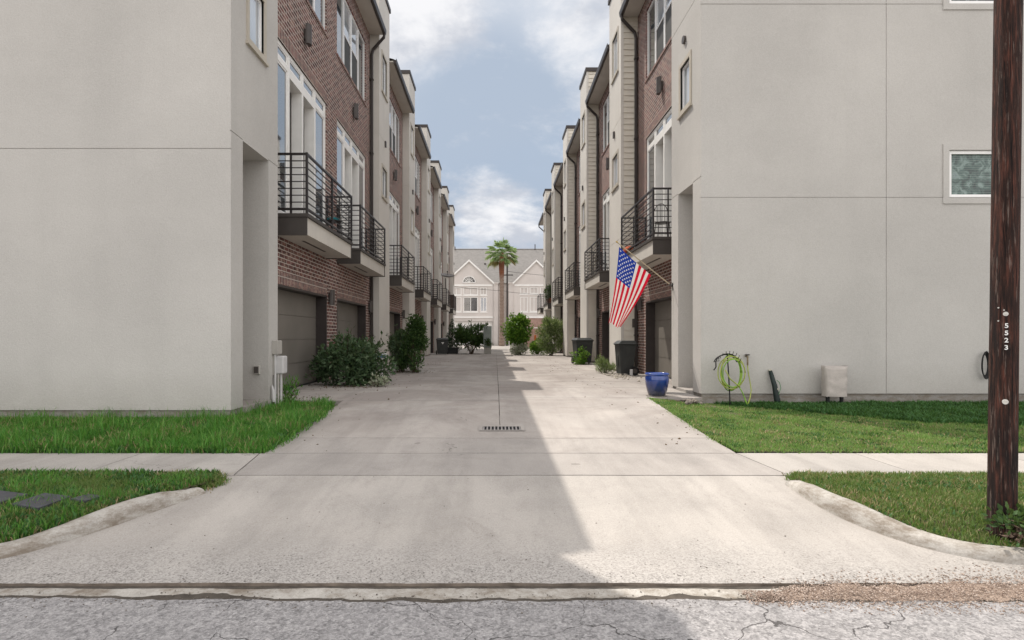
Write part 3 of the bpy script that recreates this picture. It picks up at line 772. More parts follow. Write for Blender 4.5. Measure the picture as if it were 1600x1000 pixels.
    part('soffit', M['soffit'], root, s, lambda mb: (mb.box(-.1, gut - .004, v0 + .004, v1 - .004, eave - .09, eave - .045),))
    def gu(mb):
        a = [(gut, eave + .03), (gut, eave - .10), (gut + .04, eave - .13), (gut + .10, eave - .11), (gut + .12, eave + .0), (gut + .12, eave + .05), (gut + .105, eave + .05), (gut + .10, eave - .0)]
        va, vb = v0 + .03, v1 - .03; n = len(a)
        mb.add([(u, v, z) for v in (va, vb) for u, z in a], [(i, i + 1, n + i + 1, n + i) for i in range(n - 1)] + [(0, 1, 2, 3, 4, 7), (n, n + 1, n + 2, n + 3, n + 4, n + 7)])
    part('gutter', M['dark'], root, s, gu)

def downpipe(root, s, v, t, eave, gut):
    def dp(mb):
        mb.tube([(gut + .06, v - .15, eave - .10), (gut + .05, v - .15, eave - .24), (.12, v - .06, eave - .62), (.075, v - .06, eave - .8), (.075, v - .06, .22), (.16, v - .08, .1)], .052, 8)
        for z in (1.2, 4.0, 7.6, 10.2): mb.box(0, .135, v - .125, v + .0, z, z + .05)
    return part('downspout', M['dark'], root, s, dp, smooth=False)

def rear(root, s, v0, v1, top=11.7, depth=9.6):
    part('rear_wall', M['stucco'], root, s, lambda mb: (mb.box(-depth, -.46, v0 + .002, v1 - .002, -.3, top)))

XBL, XBR = -4.42, 4.65
LT, RT = .32, .55
HL, HR = 13.7, 13.1

# ---- end houses, whose blank stucco walls face the street
def end_house(name, s, xb, yf, yt, t, H, label, winfront):
    root = empty(name, (xb, yf, 0), label, 'townhouse', 'townhouses lining the driveway')
    L = yt - yf; out = -11.0
    def body(mb):
        fz = 4.10 if s > 0 else 3.96; fj = 7.82
        holes = [(out, t, fz, fz + .014, .012, True), (out, t, fj, fj + .014, .012, True)]
        if s < 0: holes += [(-3.16, -3.148, .06, H, .012, True)]
        for (a, b, c, d) in winfront: holes.append((a, b, c, d, .14, True))
        holes = [h for h in holes]
        mb.panel(lambda a, z, d: (a, d, z), out, t, .05, H, holes)
        al = (.42, 1.48) if s > 0 else (.46, 1.42)
        wv = (.64, 1.26) if s > 0 else (.62, 1.24)
        hs = [(al[0], al[1], .05, 4.37, .75, True), (wv[0], wv[1], 6.15, 7.1, .12, True), (wv[0], wv[1], 10.1, 11.5, .12, True),
              (0, al[0], 4.38, 4.394, .012, True), (al[1], L, 4.38, 4.394, .012, True), (0, L, 8.1, 8.114, .012, True)]
        mb.panel(lambda a, z, d: (t - d, a, z), 0, L, .05, H, hs)
        mb.panel(lambda a, z, d: (a, L - d, z), -.5, t, .05, H, [(-.5, t, z, z + .014, .012, True) for z in (4.38, 8.1)])
        mb.quad((out, 0, H), (t, 0, H), (t, L, H), (out, L, H))
        mb.quad((out, 0, .05), (out, L, .05), (out, L, H), (out, 0, H))
        return al, wv
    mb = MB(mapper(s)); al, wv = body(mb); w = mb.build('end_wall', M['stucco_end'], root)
    part('parapet_cap', M['dark'], w, s, lambda mb: mb.box(out, t + .05, -.05, L + .05, H + .002, H + .16))
    part('foundation', M['found'], w, s, lambda mb: (mb.box(out, t - .025, .025, L - .01, -.45, .045),))
    part('alcove_floor', M['walk'], w, s, lambda mb: mb.box(t - .74, t + .05, al[0] + .004, al[1] - .004, -.06, .052))
    for z0, z1 in ((6.15, 7.1), (10.1, 11.5)): small_window(root, s, t, wv[0], wv[1], z0, z1, .09)
    return root

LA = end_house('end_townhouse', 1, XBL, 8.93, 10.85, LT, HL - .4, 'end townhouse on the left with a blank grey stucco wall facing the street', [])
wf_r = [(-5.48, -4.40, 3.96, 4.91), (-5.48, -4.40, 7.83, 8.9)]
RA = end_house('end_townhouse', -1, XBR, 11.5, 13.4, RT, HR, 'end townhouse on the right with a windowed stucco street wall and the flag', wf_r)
bay(LA, 1, 1.92, 6.62, 13.3 - 8.93, 11.9, .47, .67)
rear(LA, 1, 1.92, 6.62)
bay(RA, -1, 1.9, 7.3, 16.0 - 11.5, 11.7, .50, .77, True)
downpipe(RA, -1, 7.3, RT, 11.7, .50); rear(RA, -1, 1.9, 7.3)
part('wall_vent', M['lamp'], RA, -1, lambda mb: mb.tube([(RT, .95, 7.6), (RT + .05, .95, 7.6)], .085, 16))
# street-facing windows of the right end house
M['blind_slat'] = plain('window_blind', (.26, .31, .285), .6, .25, 5)
for (a, b, c, d) in wf_r:
    tw_ = .12
    def fr(mb):
        mb.panel(lambda q, z, dd: (q, -.02 + dd, z), a - tw_, b + tw_, c - tw_, d + tw_, [(a, b, c, d, .12, False)])
        for z in (c - tw_, d + tw_): mb.quad((a - tw_, -.02, z), (b + tw_, -.02, z), (b + tw_, 0, z), (a - tw_, 0, z))
        for q in (a - tw_, b + tw_): mb.quad((q, -.02, c - tw_), (q, -.02, d + tw_), (q, 0, d + tw_), (q, 0, c - tw_))
    w = part('window', M['stucco_end'], RA, -1, fr)
    part('sash', M['trim_white'], w, -1, lambda mb: mb.panel(lambda q, z, dd: (q, .018 + dd, z), a, b, c, d, [(a + .07, b - .07, c + .07, d - .07, .04, False)]))
    t = NT('street_pane_reflection'); zz = t.sep()[2]
    sl = t.math('GREATER_THAN', t.math('FRACT', t.math('MULTIPLY', zz, 22.0)), .72)
    cc = t.ramp(t.noise(5.5, 5, .6, dist=1.4), [(.35, (.012, .03, .026)), (.5, (.06, .11, .095)), (.62, (.20, .27, .25)), (.75, (.10, .13, .16))])  # mottled reflection painted into the pane colour
    t.fin(t.mix(t.math('MULTIPLY', sl, .35), cc, (.25, .3, .28)), .04, .6)
    part('pane', t.mat, w, -1, lambda mb: mb.box(a + .04, b - .04, .066, .074, c + .04, d - .04))

# ---- row houses: one of each kind, copied along the row
ROWL = 'townhouses lining the driveway'
LB = empty('townhouse', (XBL, 15.55, 0), 'brick townhouse on the left with the dark downspout, behind the big low bush', 'townhouse', ROWL)
bay(LB, 1, 0, 4.75, 17.85 - 15.55, 11.9, .47, .67); tower(LB, 1, LT, 4.78, 6.75, HL, -8, 8.2); downpipe(LB, 1, 4.77, LT, 11.9, .47); rear(LB, 1, 0, 6.75)
LCx = empty('townhouse', (XBL, 22.30, 0), 'left-row brick townhouse with the tall dark shrub in front of its garage', 'townhouse', ROWL)
bay(LCx, 1, 0, 5.12, 2.65, 11.9, .47, .67); tower(LCx, 1, LT, 5.15, 7.05, HL, -8, 8.2); rear(LCx, 1, 0, 7.05)
left_labels = ['left-row townhouse between the tall dark shrub and the black trash bin',
               'left-row townhouse with the black trash bin standing by its garage',
               'left-row townhouse with the satellite dish on its balcony rail',
               'last townhouse of the left row, farthest from the street']
for i, lb in enumerate(left_labels):
    c = copy_tree(LCx); c.location.y = 22.30 + 7.05 * (i + 1); c['label'] = lb
RB = empty('townhouse', (XBR, 18.8, 0), 'right-row brick townhouse whose siding tower rises beside the wheeled trash bin', 'townhouse', ROWL)
tower(RB, -1, RT, 0, 1.9, HR, -8, 8.0, siding=True); bay(RB, -1, 1.93, 7.08, 4.5, 11.7, .50, .77, True); downpipe(RB, -1, 7.08, RT, 11.7, .50); rear(RB, -1, 0, 7.08)
right_labels = ['right-row townhouse behind the dark bin with a leafy plant at its foot',
                'right-row townhouse beside the tall pale sunlit bush',
                'right-row townhouse with potted plants on its balcony',
                'last townhouse of the right row, farthest from the street']
for i, lb in enumerate(right_labels):
    c = copy_tree(RB); c.location.y = 18.8 + 7.1 * (i + 1); c['label'] = lb

# ------------------------------------------------------------------ far building
M['far_wall'] = stucco_mat('pale_pink_stucco', (.66, .61, .58)); M['far_trim'] = plain('pale_trim', (.86, .85, .83), .6, .05, 2)
M['far_roof'] = plain('grey_shingle', (.21, .20, .19), .9, .12, 2.5, .3, 30)
M['far_glass'] = glass_mat('far_glass', (.12, .12, .125)); M['far_brick'] = plain('pinkish_brick', (.36, .24, .2), .9, .2, 3)
FY = 75.0; FB = empty('condo_building', (0, FY, 0), 'long cream building with two steep gables and grey roof closing the driveway view', 'building')
def fx(px): return (px - VX) * FY / F
def fz(py): return CAMZ + (VY - py) * FY / F
mb = MB(); 
gab = [(fx(733), fx(733) - 3.1, fx(733) + 3.1), (fx(838), fx(838) - 2.9, fx(838) + 2.9), (fx(733) - 8.9, fx(733) - 12, fx(733) - 5.8), (fx(838) + 8.7, fx(838) + 5.8, fx(838) + 11.6)]
# main wall and roof slope
mb.box(-19, 19, 1.6, 10, -.1, fz(441))
wall = mb.build('rear_wall', M['far_wall'], FB)
rf = MB(); zrd = CAMZ + (VY - 389.5) * (FY + 7.5) / F
rf.add([(-19.4, 1.2, fz(441)), (19.4, 1.2, fz(441)), (19.4, 7.5, zrd), (-19.4, 7.5, zrd), (-19.4, 14, fz(441)), (19.4, 14, fz(441))], [(0, 1, 2, 3), (3, 2, 5, 4)])
roof = rf.build('roof', M['far_roof'], FB)
rg_ = MB(); rg_.tube([(-19.4, 7.5, zrd), (19.4, 7.5, zrd)], .09, 6); rg_.build('ridge_cap', M['far_roof'], roof)
zp, ze = fz(407), fz(441)
for gi, (xc, xa, xb) in enumerate(gab):
    hasr = True
    m = MB(); Pf = lambda a, z, d: (a, d, z)
    x0, x1 = xa, xb
    hl = []
    wz0, wz1 = fz(487), fz(464); tz0, tz1 = fz(461), fz(449)
    if gi in (0, 2):
        cols = [(xc - 2.35, xc - 1.0), (xc - .75, xc + 1.15), (xc + 1.45, xc + 2.3)]
        for a, b in cols: hl += [(a, b, wz0, wz1, .15, True), (a, b, tz0, tz1, .12, True)]
        hl.append((x0 + .35, x1 - .05, .0, fz(502), .35, True))
    else:
        cols = [(xc - 2.1, xc - 1.1), (xc - .85, xc + .25), (xc + .5, xc + 1.6)]
        for a, b in cols: hl += [(a, b, wz0, wz1, .15, True), (a, b, fz(459), fz(449), .12, True)]
    m.panel(Pf, x0, x1, -.05, ze, hl)
    m.add([(x0, 0, ze), (x1, 0, ze), (xc, 0, zp)], [(0, 1, 2)])
    m.quad((x0, 0, -.05), (x0, 1.62, -.05), (x0, 1.62, ze), (x0, 0, ze)); m.quad((x1, 0, -.05), (x1, 1.62, -.05), (x1, 1.62, ze), (x1, 0, ze))
    gw = m.build('gable_wall', M['far_wall'], FB)
    r = MB(); ov = .22
    for sgn, xe in ((-1, x0), (1, x1)):
        r.quad((xc, -ov, zp + .1), (xe + sgn * .15, -ov, ze - .06), (xe + sgn * .15, 6.5, ze - .06), (xc, 6.5, zp + .1))
    r.build('gable_roof', M['far_roof'], gw)
    r = MB()
    for sgn, xe in ((-1, x0), (1, x1)):
        ex = xe + sgn * .18
        r.add([(xc, -.24, zp + .1), (ex, -.24, ze - .07), (ex, -.24, ze - .32), (xc, -.24, zp - .16), (xc, -.1, zp + .1), (ex, -.1, ze - .07), (ex, -.1, ze - .32), (xc, -.1, zp - .16)],
              [(0, 1, 2, 3), (4, 5, 6, 7), (0, 1, 5, 4), (3, 2, 6, 7)])
    r.build('rake_board', M['far_trim'], gw)
    for k, (a, b) in enumerate(cols):
        w = MB()
        for z0, z1 in ((wz0, wz1), (tz0, tz1) if gi in (0, 2) else (fz(459), fz(449))):
            w.panel(lambda q, z, d: (q, .03 + d, z), a, b, z0, z1, [(a + .1, (a + b) / 2 - .04, z0 + .1, z1 - .1, .05, False), ((a + b) / 2 + .04, b - .1, z0 + .1, z1 - .1, .05, False)])
            w.box(a - .08, b + .08, -.04, -.003, z0 - .14, z0 - .03)
        wo = w.build('window', M['far_trim'], gw)
        p = MB(); p.box(a + .05, b - .05, .085, .1, wz0 + .05, wz1 - .05)
        p.build('pane', M['far_glass'] if (gi in (0, 2) and k) else M['far_wall'], wo)
    m = MB(); m.box(x0 + .05, x1 - .05, -.06, -.003, fz(447) , fz(444.5)); m.build('trim_band', M['far_trim'], gw)
    m = MB(); m.box(x0 + .02, x1 - .02, -.10, -.003, fz(497), fz(494.5)); m.build('trim_band', M['far_trim'], gw)
    if gi in (0, 2):
        gd = MB(); gd.panel(lambda q, z, d: (q, .30 + d, z), x0 + .4, x1 - .1, .0, fz(502) - .02, [(x0 + .4, x1 - .1, .55 * k, .55 * k + .02, .02, True) for k in (1, 2, 3)])
        gd.build('garage_door', M['far_trim'], gw)
        # half-round window in the gable
        cz = fz(441.5); n = 14; rr = .82
        arc = MB(); pts = [(xc + rr * math.cos(math.pi * k / n), -.03, cz + rr * math.sin(math.pi * k / n)) for k in range(n + 1)]
        arc.add(pts, [tuple(range(n + 1))]); aw = arc.build('arched_window', M['far_glass'], gw)
        fr = MB(); fr.tube([(x, -.04, z) for x, _, z in pts], .055, 6); fr.tube([(xc - rr, -.04, cz), (xc + rr, -.04, cz)], .05, 6)
        for k in (3, 5, 7, 9, 11): fr.tube([(xc, -.04, cz), pts[k]], .025, 5)
        fr.tube([(xc + .45 * math.cos(math.pi * k / 10), -.04, cz + .45 * math.sin(math.pi * k / 10)) for k in range(11)], .025, 5)
        fr.build('frame', M['far_trim'], aw)
    else:
        m = MB(); m.box(x0 + .03, x1 - .03, -.05, -.002, -.05, fz(497)); m.build('brick_base', M['far_brick'], gw)
# pilasters and deep recess between the gables
for a, b in ((fx(770.5), fx(778)), (fx(795), fx(803.5)), (fx(770.5) - 8.9, fx(778) - 8.9), (fx(795) + 8.7, fx(803) + 8.7)):
    m = MB(); m.box(a, b, .1, 1.7, -.05, fz(443)); m.box(a - .08, b + .08, .02, 1.75, fz(443), fz(441.2)); m.build('pilaster', M['far_wall'], FB)
for px, py, h in ((758, 418, 1.0), (836, 387, .8), (711, 390, .7), (707, 388, .4)):
    m = MB(); yb = 4.6 if py > 400 else 7.4
    zt_ = CAMZ + (VY - py) * (FY + yb) / F; m.tube([(fx(px) * (FY + yb) / FY, yb, zt_ - h * .9), (fx(px) * (FY + yb) / FY, yb, zt_ + h * .6)], .14 if h > .9 else .07, 8); m.build('vent_pipe', M['lamp'], roof)

# ------------------------------------------------------------------ vegetation
def leaf_blob(mb, cs, n, L, W, seed, up=.5, flat=.0):
    """n folded leaves scattered round clump centres cs = [(x, y, z, r)]"""
    r = random.Random(seed)
    wts = [c[3] ** 2 for c in cs]
    for _ in range(n):
        cx, cy, cz, cr = r.choices(cs, wts)[0]
        d = Vector((r.gauss(0, 1), r.gauss(0, 1), r.gauss(0, 1))).normalized()
        rad = cr * (r.random() ** .45); p = Vector((cx, cy, cz)) + d * rad
        if p.z < .015: continue
        ax = (d + Vector((r.gauss(0, .6), r.gauss(0, .6), r.gauss(0, .6) + up))).normalized()
        sd = ax.cross(Vector((r.gauss(0, 1), r.gauss(0, 1), r.gauss(0, 1)))).normalized()
        nm = ax.cross(sd); k = r.uniform(.65, 1.25); l, w = L * k, W * k
        q = [p, p + ax * l * .45 + sd * w / 2 - nm * l * .04, p + ax * l + nm * l * flat, p + ax * l * .45 - sd * w / 2 - nm * l * .04]
        mb.add([tuple(x) for x in q], [(0, 1, 2), (0, 2, 3)])
def stems(mb, base, tips, r0=.018, seed=0):
    r = random.Random(seed)
    for t in tips:
        b = Vector(base) + Vector((r.gauss(0, .05), r.gauss(0, .05), 0)); t = Vector(t)
        m = b.lerp(t, .5) + Vector((r.gauss(0, .06), r.gauss(0, .06), .05))
        mb.tube([b, m, t], [r0, r0 * .7, r0 * .35], 5)
def clumps(c, rx, ry, h, n, cr, seed, z0=.15, taper=0):
    r = random.Random(seed); out = []
    for _ in range(n):
        a = r.uniform(0, 6.283); zz = r.random(); prf = math.sqrt(max(0.05, 1 - (2 * zz - 1) ** 2 * .85)) if not taper else (1 - zz * taper)
        rr = math.sqrt(r.uniform(.15, 1)) * prf
        out.append((c[0] + rx * rr * math.cos(a), c[1] + ry * rr * math.sin(a), z0 + (h - z0) * zz * .92, cr * r.uniform(.65, 1.3)))
    return out
M['bark'] = plain('twig_bark', (.09, .065, .045), .9, .3, 9, .4, 40)
def bush(name, label, loc, rx, ry, h, n, L, W, mat, seed, ncl=22, cr=.22, taper=0, z0=.15, nst=9, up=.5):
    root = empty(name, loc, label, 'plant')
    cs = clumps((0, 0, 0), rx - cr * .6, ry - cr * .6, h - cr * .5, ncl, cr, seed, z0, taper)
    mb = MB(); leaf_blob(mb, cs, n, L, W, seed, up)
    r = random.Random(seed + 7); sp = MB(); lf = MB()
    for _ in range(int(14 + n / 160)):
        c = r.choice(cs); d = Vector((c[0], c[1], (c[2] - h * .35) * 1.1)) + Vector((r.gauss(0, .25), r.gauss(0, .25), r.gauss(.12, .2))); d.normalize()
        p0 = Vector(c[:3]); ln = cr * r.uniform(1.1, 2.1); p1 = p0 + d * ln
        if p1.z < .05: continue
        sp.tube([p0, p0.lerp(p1, .5) + Vector((0, 0, .02)), p1], [.007, .005, .003], 4)
        for q in range(r.randint(4, 8)):
            f = r.uniform(.35, 1); pp_ = p0.lerp(p1, f)
            leaf_blob(lf, [(pp_.x, pp_.y, pp_.z, .015)], 1, L, W, r.randint(0, 10 ** 6), up)
    o_ = len(mb.v); mb.v += lf.v; mb.f += [tuple(i + o_ for i in f) for f in lf.f]; mb.m += lf.m
    mb.build('foliage', mat, root)
    mb = sp; r = random.Random(seed + 1); stems(mb, (0, 0, 0), [c[:3] for c in r.sample(cs, min(nst, len(cs)))], .016, seed); mb.build('stem', M['bark'], root)
    return root
M['leaf_dark'] = leaf_mat('dark_glossy_leaf', (.022, .048, .022), (.062, .115, .05), (.14, .19, .11), .25, 3)
M['leaf_deep'] = leaf_mat('deep_green_leaf', (.016, .04, .012), (.045, .10, .026), (.10, .16, .05), .25, 3)
M['leaf_bright'] = leaf_mat('bright_green_leaf', (.035, .10, .012), (.10, .24, .025), (.24, .38, .06), .4, 2)
M['leaf_pale'] = leaf_mat('pale_green_leaf', (.08, .13, .045), (.19, .26, .10), (.42, .46, .27), .4, 2)
M['leaf_conifer'] = leaf_mat('conifer_leaf', (.012, .035, .018), (.03, .075, .035), None, .15, 4)
M['leaf_white'] = leaf_mat('whitish_leaf', (.22, .27, .18), (.45, .48, .36), None, .3, 4)
bush('low_bush', 'wide low dark green bush in front of the left brick pier', (-3.55, 14.2, 0), 1.02, .8, 1.2, 5600, .105, .055, M['leaf_dark'], 21, 34, .27, z0=.08, nst=14)
# variegated leaf skirt in front of the low bush
bush('ground_cover_plant', 'low pale-leaved plant sprawling at the foot of the wide bush', (-2.8, 13.62, 0), .36, .2, .2, 110, .085, .045, M['leaf_white'], 31, 12, .12, z0=.05, nst=6)
bush('shrub', 'rounded shrub right behind the wide low bush on the left', (-3.15, 19.4, 0), .55, .6, 1.45, 2600, .10, .05, M['leaf_dark'], 41, 22, .22, z0=.1)
bush('tall_shrub', 'tall pointed dark green shrub before the left row', (-2.62, 18.9, 0), .64, .58, 2.05, 4200, .095, .05, M['leaf_deep'], 51, 44, .18, taper=.86, z0=.1, nst=12)
bush('flowering_shrub', 'thin light-leaved plant tips beside the tall pointed shrub', (-2.9, 20.2, 0), .3, .3, 1.55, 500, .10, .05, M['leaf_white'], 57, 12, .13, taper=.4)
# end-of-drive plants
con = empty('conifer', (-2.95, 39.3, 0), 'dark cone-shaped evergreen in a black planter at the left end', 'plant')
mb = MB(); leaf_blob(mb, [(.42 * (1 - k / 26) * math.cos(k * 2.4), .42 * (1 - k / 26) * math.sin(k * 2.4), .42 + k * .075, .24 * (1 - k / 34)) for k in range(26)], 2600, .11, .035, 61, .8); mb.build('foliage', M['leaf_conifer'], con)
mb = MB(); mb.tube([(0, 0, .3), (0, 0, 2.1)], [.04, .01], 6); mb.build('stem', M['bark'], con)
pl = empty('planter_box', (-2.95, 39.3, 0), 'low black planter box holding the cone-shaped evergreen', 'planter')
mb = MB(); mb.panel(lambda a, z, d: (a, -.36 + d, z), -.4, .4, 0, .40); mb.box(-.4, .4, -.355, .36, 0, .36); mb.build('box', M['black'], pl)
mb = MB(); mb.box(-.43, .43, -.39, .39, .361, .41); mb.build('rim', M['black'], pl)
bush('arching_bush', 'dark spreading bush with upright leafy stems beside the grey-green cabinet', (-1.62, 38.6, 0), 1.0, .9, 1.95, 3200, .26, .075, M['leaf_deep'], 71, 30, .30, taper=-.25, z0=.55, nst=26, up=.9)
bush('green_bush', 'bright green rounded bush near the end of the driveway', (1.45, 36.6, 0), .92, .85, 2.45, 4600, .17, .09, M['leaf_bright'], 81, 34, .34, z0=.75, nst=16)
bush('undergrowth_plant', 'pale grassy plant under the bright green bush', (1.65, 36.0, 0), .75, .45, .75, 900, .16, .05, M['leaf_white'], 85, 14, .2, z0=.08)
bush('tall_pale_bush', 'tall pale green feathery bush beside the right row', (3.45, 35.4, 0), .95, .8, 2.35, 4200, .20, .05, M['leaf_pale'], 91, 36, .3, z0=.2, nst=18, up=1.0)
bush('yellow_green_plant', 'low yellow-green plant between the two sunlit bushes', (2.75, 37.5, 0), .6, .5, 1.0, 1100, .16, .06, M['leaf_bright'], 95, 14, .24, z0=.1)
bush('potted_greenery', 'small leafy plant at the foot of the dark bin', (3.55, 24.2, 0), .42, .3, .72, 800, .09, .05, M['leaf_bright'], 97, 14, .16, z0=.06)
bush('weed_clump', 'dry yellowish weed clump on the driveway edge at the siding tower', (3.55, 18.6, 0), .34, .28, .42, 620, .16, .018, M['leaf_pale'], 99, 9, .15, z0=.04, up=1.5)
bush('weed_plant', 'small thin weeds beside the utility boxes', (-3.92, 10.9, -.06), .24, .2, .42, 160, .12, .018, M['grass_l'], 101, 8, .12, z0=.03, up=1.3)
bush('weed_clump', 'ivy-like weeds and dead leaves around the wooden pole foot', (3.86, 4.12, -.24), .34, .2, .16, 420, .055, .03, M['leaf_deep'], 103, 14, .09, z0=.03)
stones('leaf_litter', [(3.95 + RND.gauss(0, .16), 4.02 + RND.gauss(0, .1), -.225 + RND.random() * .02) for _ in range(500)], .008, .028, M['straw'] if False else plain('dead_leaf', (.12, .085, .06), .9, .45, 40), 'dead leaves heaped at the pole foot', 44, 'litter')
# concrete rubble and sand at the right row edge
stones('rubble', [(3.35 + abs(RND.gauss(0, .45)), 17.6 + RND.gauss(0, .8), .01) for _ in range(420)], .006, .05, plain('pale_rubble', (.42, .38, .32), .95, .3, 9), 'pale rubble and sand along the right edge of the driveway', 46, 'rubble')
stones('rubble', [(3.75 + RND.gauss(0, .14), 11.35 + RND.gauss(0, .28), -.06) for _ in range(120)], .012, .07, plain('dark_rubble', (.2, .175, .15), .95, .35, 9), 'broken concrete lumps at the right house corner', 48, 'rubble')

lit = []
for bx, by, rr_, n_ in ((-3.5, 14.0, .95, 420), (-3.1, 19.2, .8, 300), (-1.62, 38.4, .9, 160), (1.5, 36.3, .9, 220), (3.3, 35.2, 1.0, 220), (3.5, 24.2, .5, 120), (-3.6, 11.2, .5, 90)):
    for _ in range(n_): lit.append((bx + RND.gauss(0, rr_ * .55), by + RND.gauss(0, rr_ * .5), .004))
for _ in range(260): lit.append((RND.choice((-1, 1)) * (2.9 - abs(RND.gauss(0, .5))), RND.uniform(7.2, 30), 0))
lit = [(x, y, prof(y) + .005) for x, y, z in lit]
stones('leaf_litter', lit, .006, .024, plain('brown_leaf', (.13, .09, .055), .9, .5, 40), 'brown leaf litter under the bushes and along the driveway', 45, 'litter')
# palm
PY = 68.0; px_ = (784 - VX) * PY / F
palm = empty('palm_tree', (px_, PY, 0), 'tall fan palm with rust-brown upper trunk before the far building', 'tree')
mb = MB(); zs = [0, 2, 4, 6, 8, 9, 9.6, 10.2, 10.9, 11.1]; rr = [.34, .27, .25, .25, .26, .31, .33, .30, .22, .05]
tp = []; tr_ = []
for a in range(len(zs) - 1):
    for k in range(10): f = k / 10; tp.append((.02 * math.sin(a), 0, zs[a] + (zs[a + 1] - zs[a]) * f)); tr_.append((rr[a] + (rr[a + 1] - rr[a]) * f) * (1 + .07 * ((k % 2) * 2 - 1)))
mb.tube(tp, tr_, 12)
t = NT('palm_bark'); zz = t.sep()[2]; c = t.mix(t.maprange(t.math('ADD', zz, t.math('MULTIPLY', t.noise(3, 4), 1.2)), 8.3, 9.2), (.28, .21, .17), (.22, .085, .045))
c = t.mix(t.maprange(t.noise(9, 4), .4, .7, 0, .5), c, (.10, .07, .055)); t.bump(t.noise(14, 4), .6, .05); t.fin(c, .9)
mb.build('trunk', t.mat, palm)
M['frond'] = leaf_mat('palm_frond', (.12, .22, .08), (.30, .42, .19), (.55, .62, .38), .45, 1.5)
M['frond_dry'] = leaf_mat('palm_frond_dry', (.16, .15, .05), (.32, .27, .12), None, .3, .8)
r = random.Random(5)
for k in range(36):
    a = k * 2.39996 + r.uniform(-.3, .3); el = 1.4 - 2.05 * (k / 35) ** .8 + r.uniform(-.12, .12)
    ln = r.uniform(.85, 1.35)
    dr = Vector((math.cos(a) * math.cos(el), math.sin(a) * math.cos(el), math.sin(el))); top = Vector((0, 0, 10.95))
    hub = top + dr * ln - Vector((0, 0, .16 * math.cos(el)))
    mb = MB(); mb.tube([top, top + dr * ln * .5, hub], [.035, .025, .018], 5)
    sd = dr.cross(Vector((0, 0, 1))); sd = sd.normalized() if sd.length > .05 else Vector((1, 0, 0)); nm = sd.cross(dr).normalized()
    for q in range(-9, 10):
        th = q * .125; d = (dr * math.cos(th) + sd * math.sin(th)); L_ = 1.02 * (1 - .022 * abs(q)) * r.uniform(.85, 1.1)
        dp = Vector((0, 0, -1)) * (.22 + .38 * r.random()) * L_ * (.45 + .5 * math.cos(el))
        w = d.cross(nm).normalized() * .045
        m_ = hub + d * L_ * .55 + dp * .2 + nm * .03; e = hub + d * L_ + dp
        mb.add([tuple(hub), tuple(m_ + w), tuple(e), tuple(m_ - w)], [(0, 1, 2), (0, 2, 3)])
    mb.build('frond', M['frond_dry'] if k > 32 or k == 24 else M['frond'], palm)

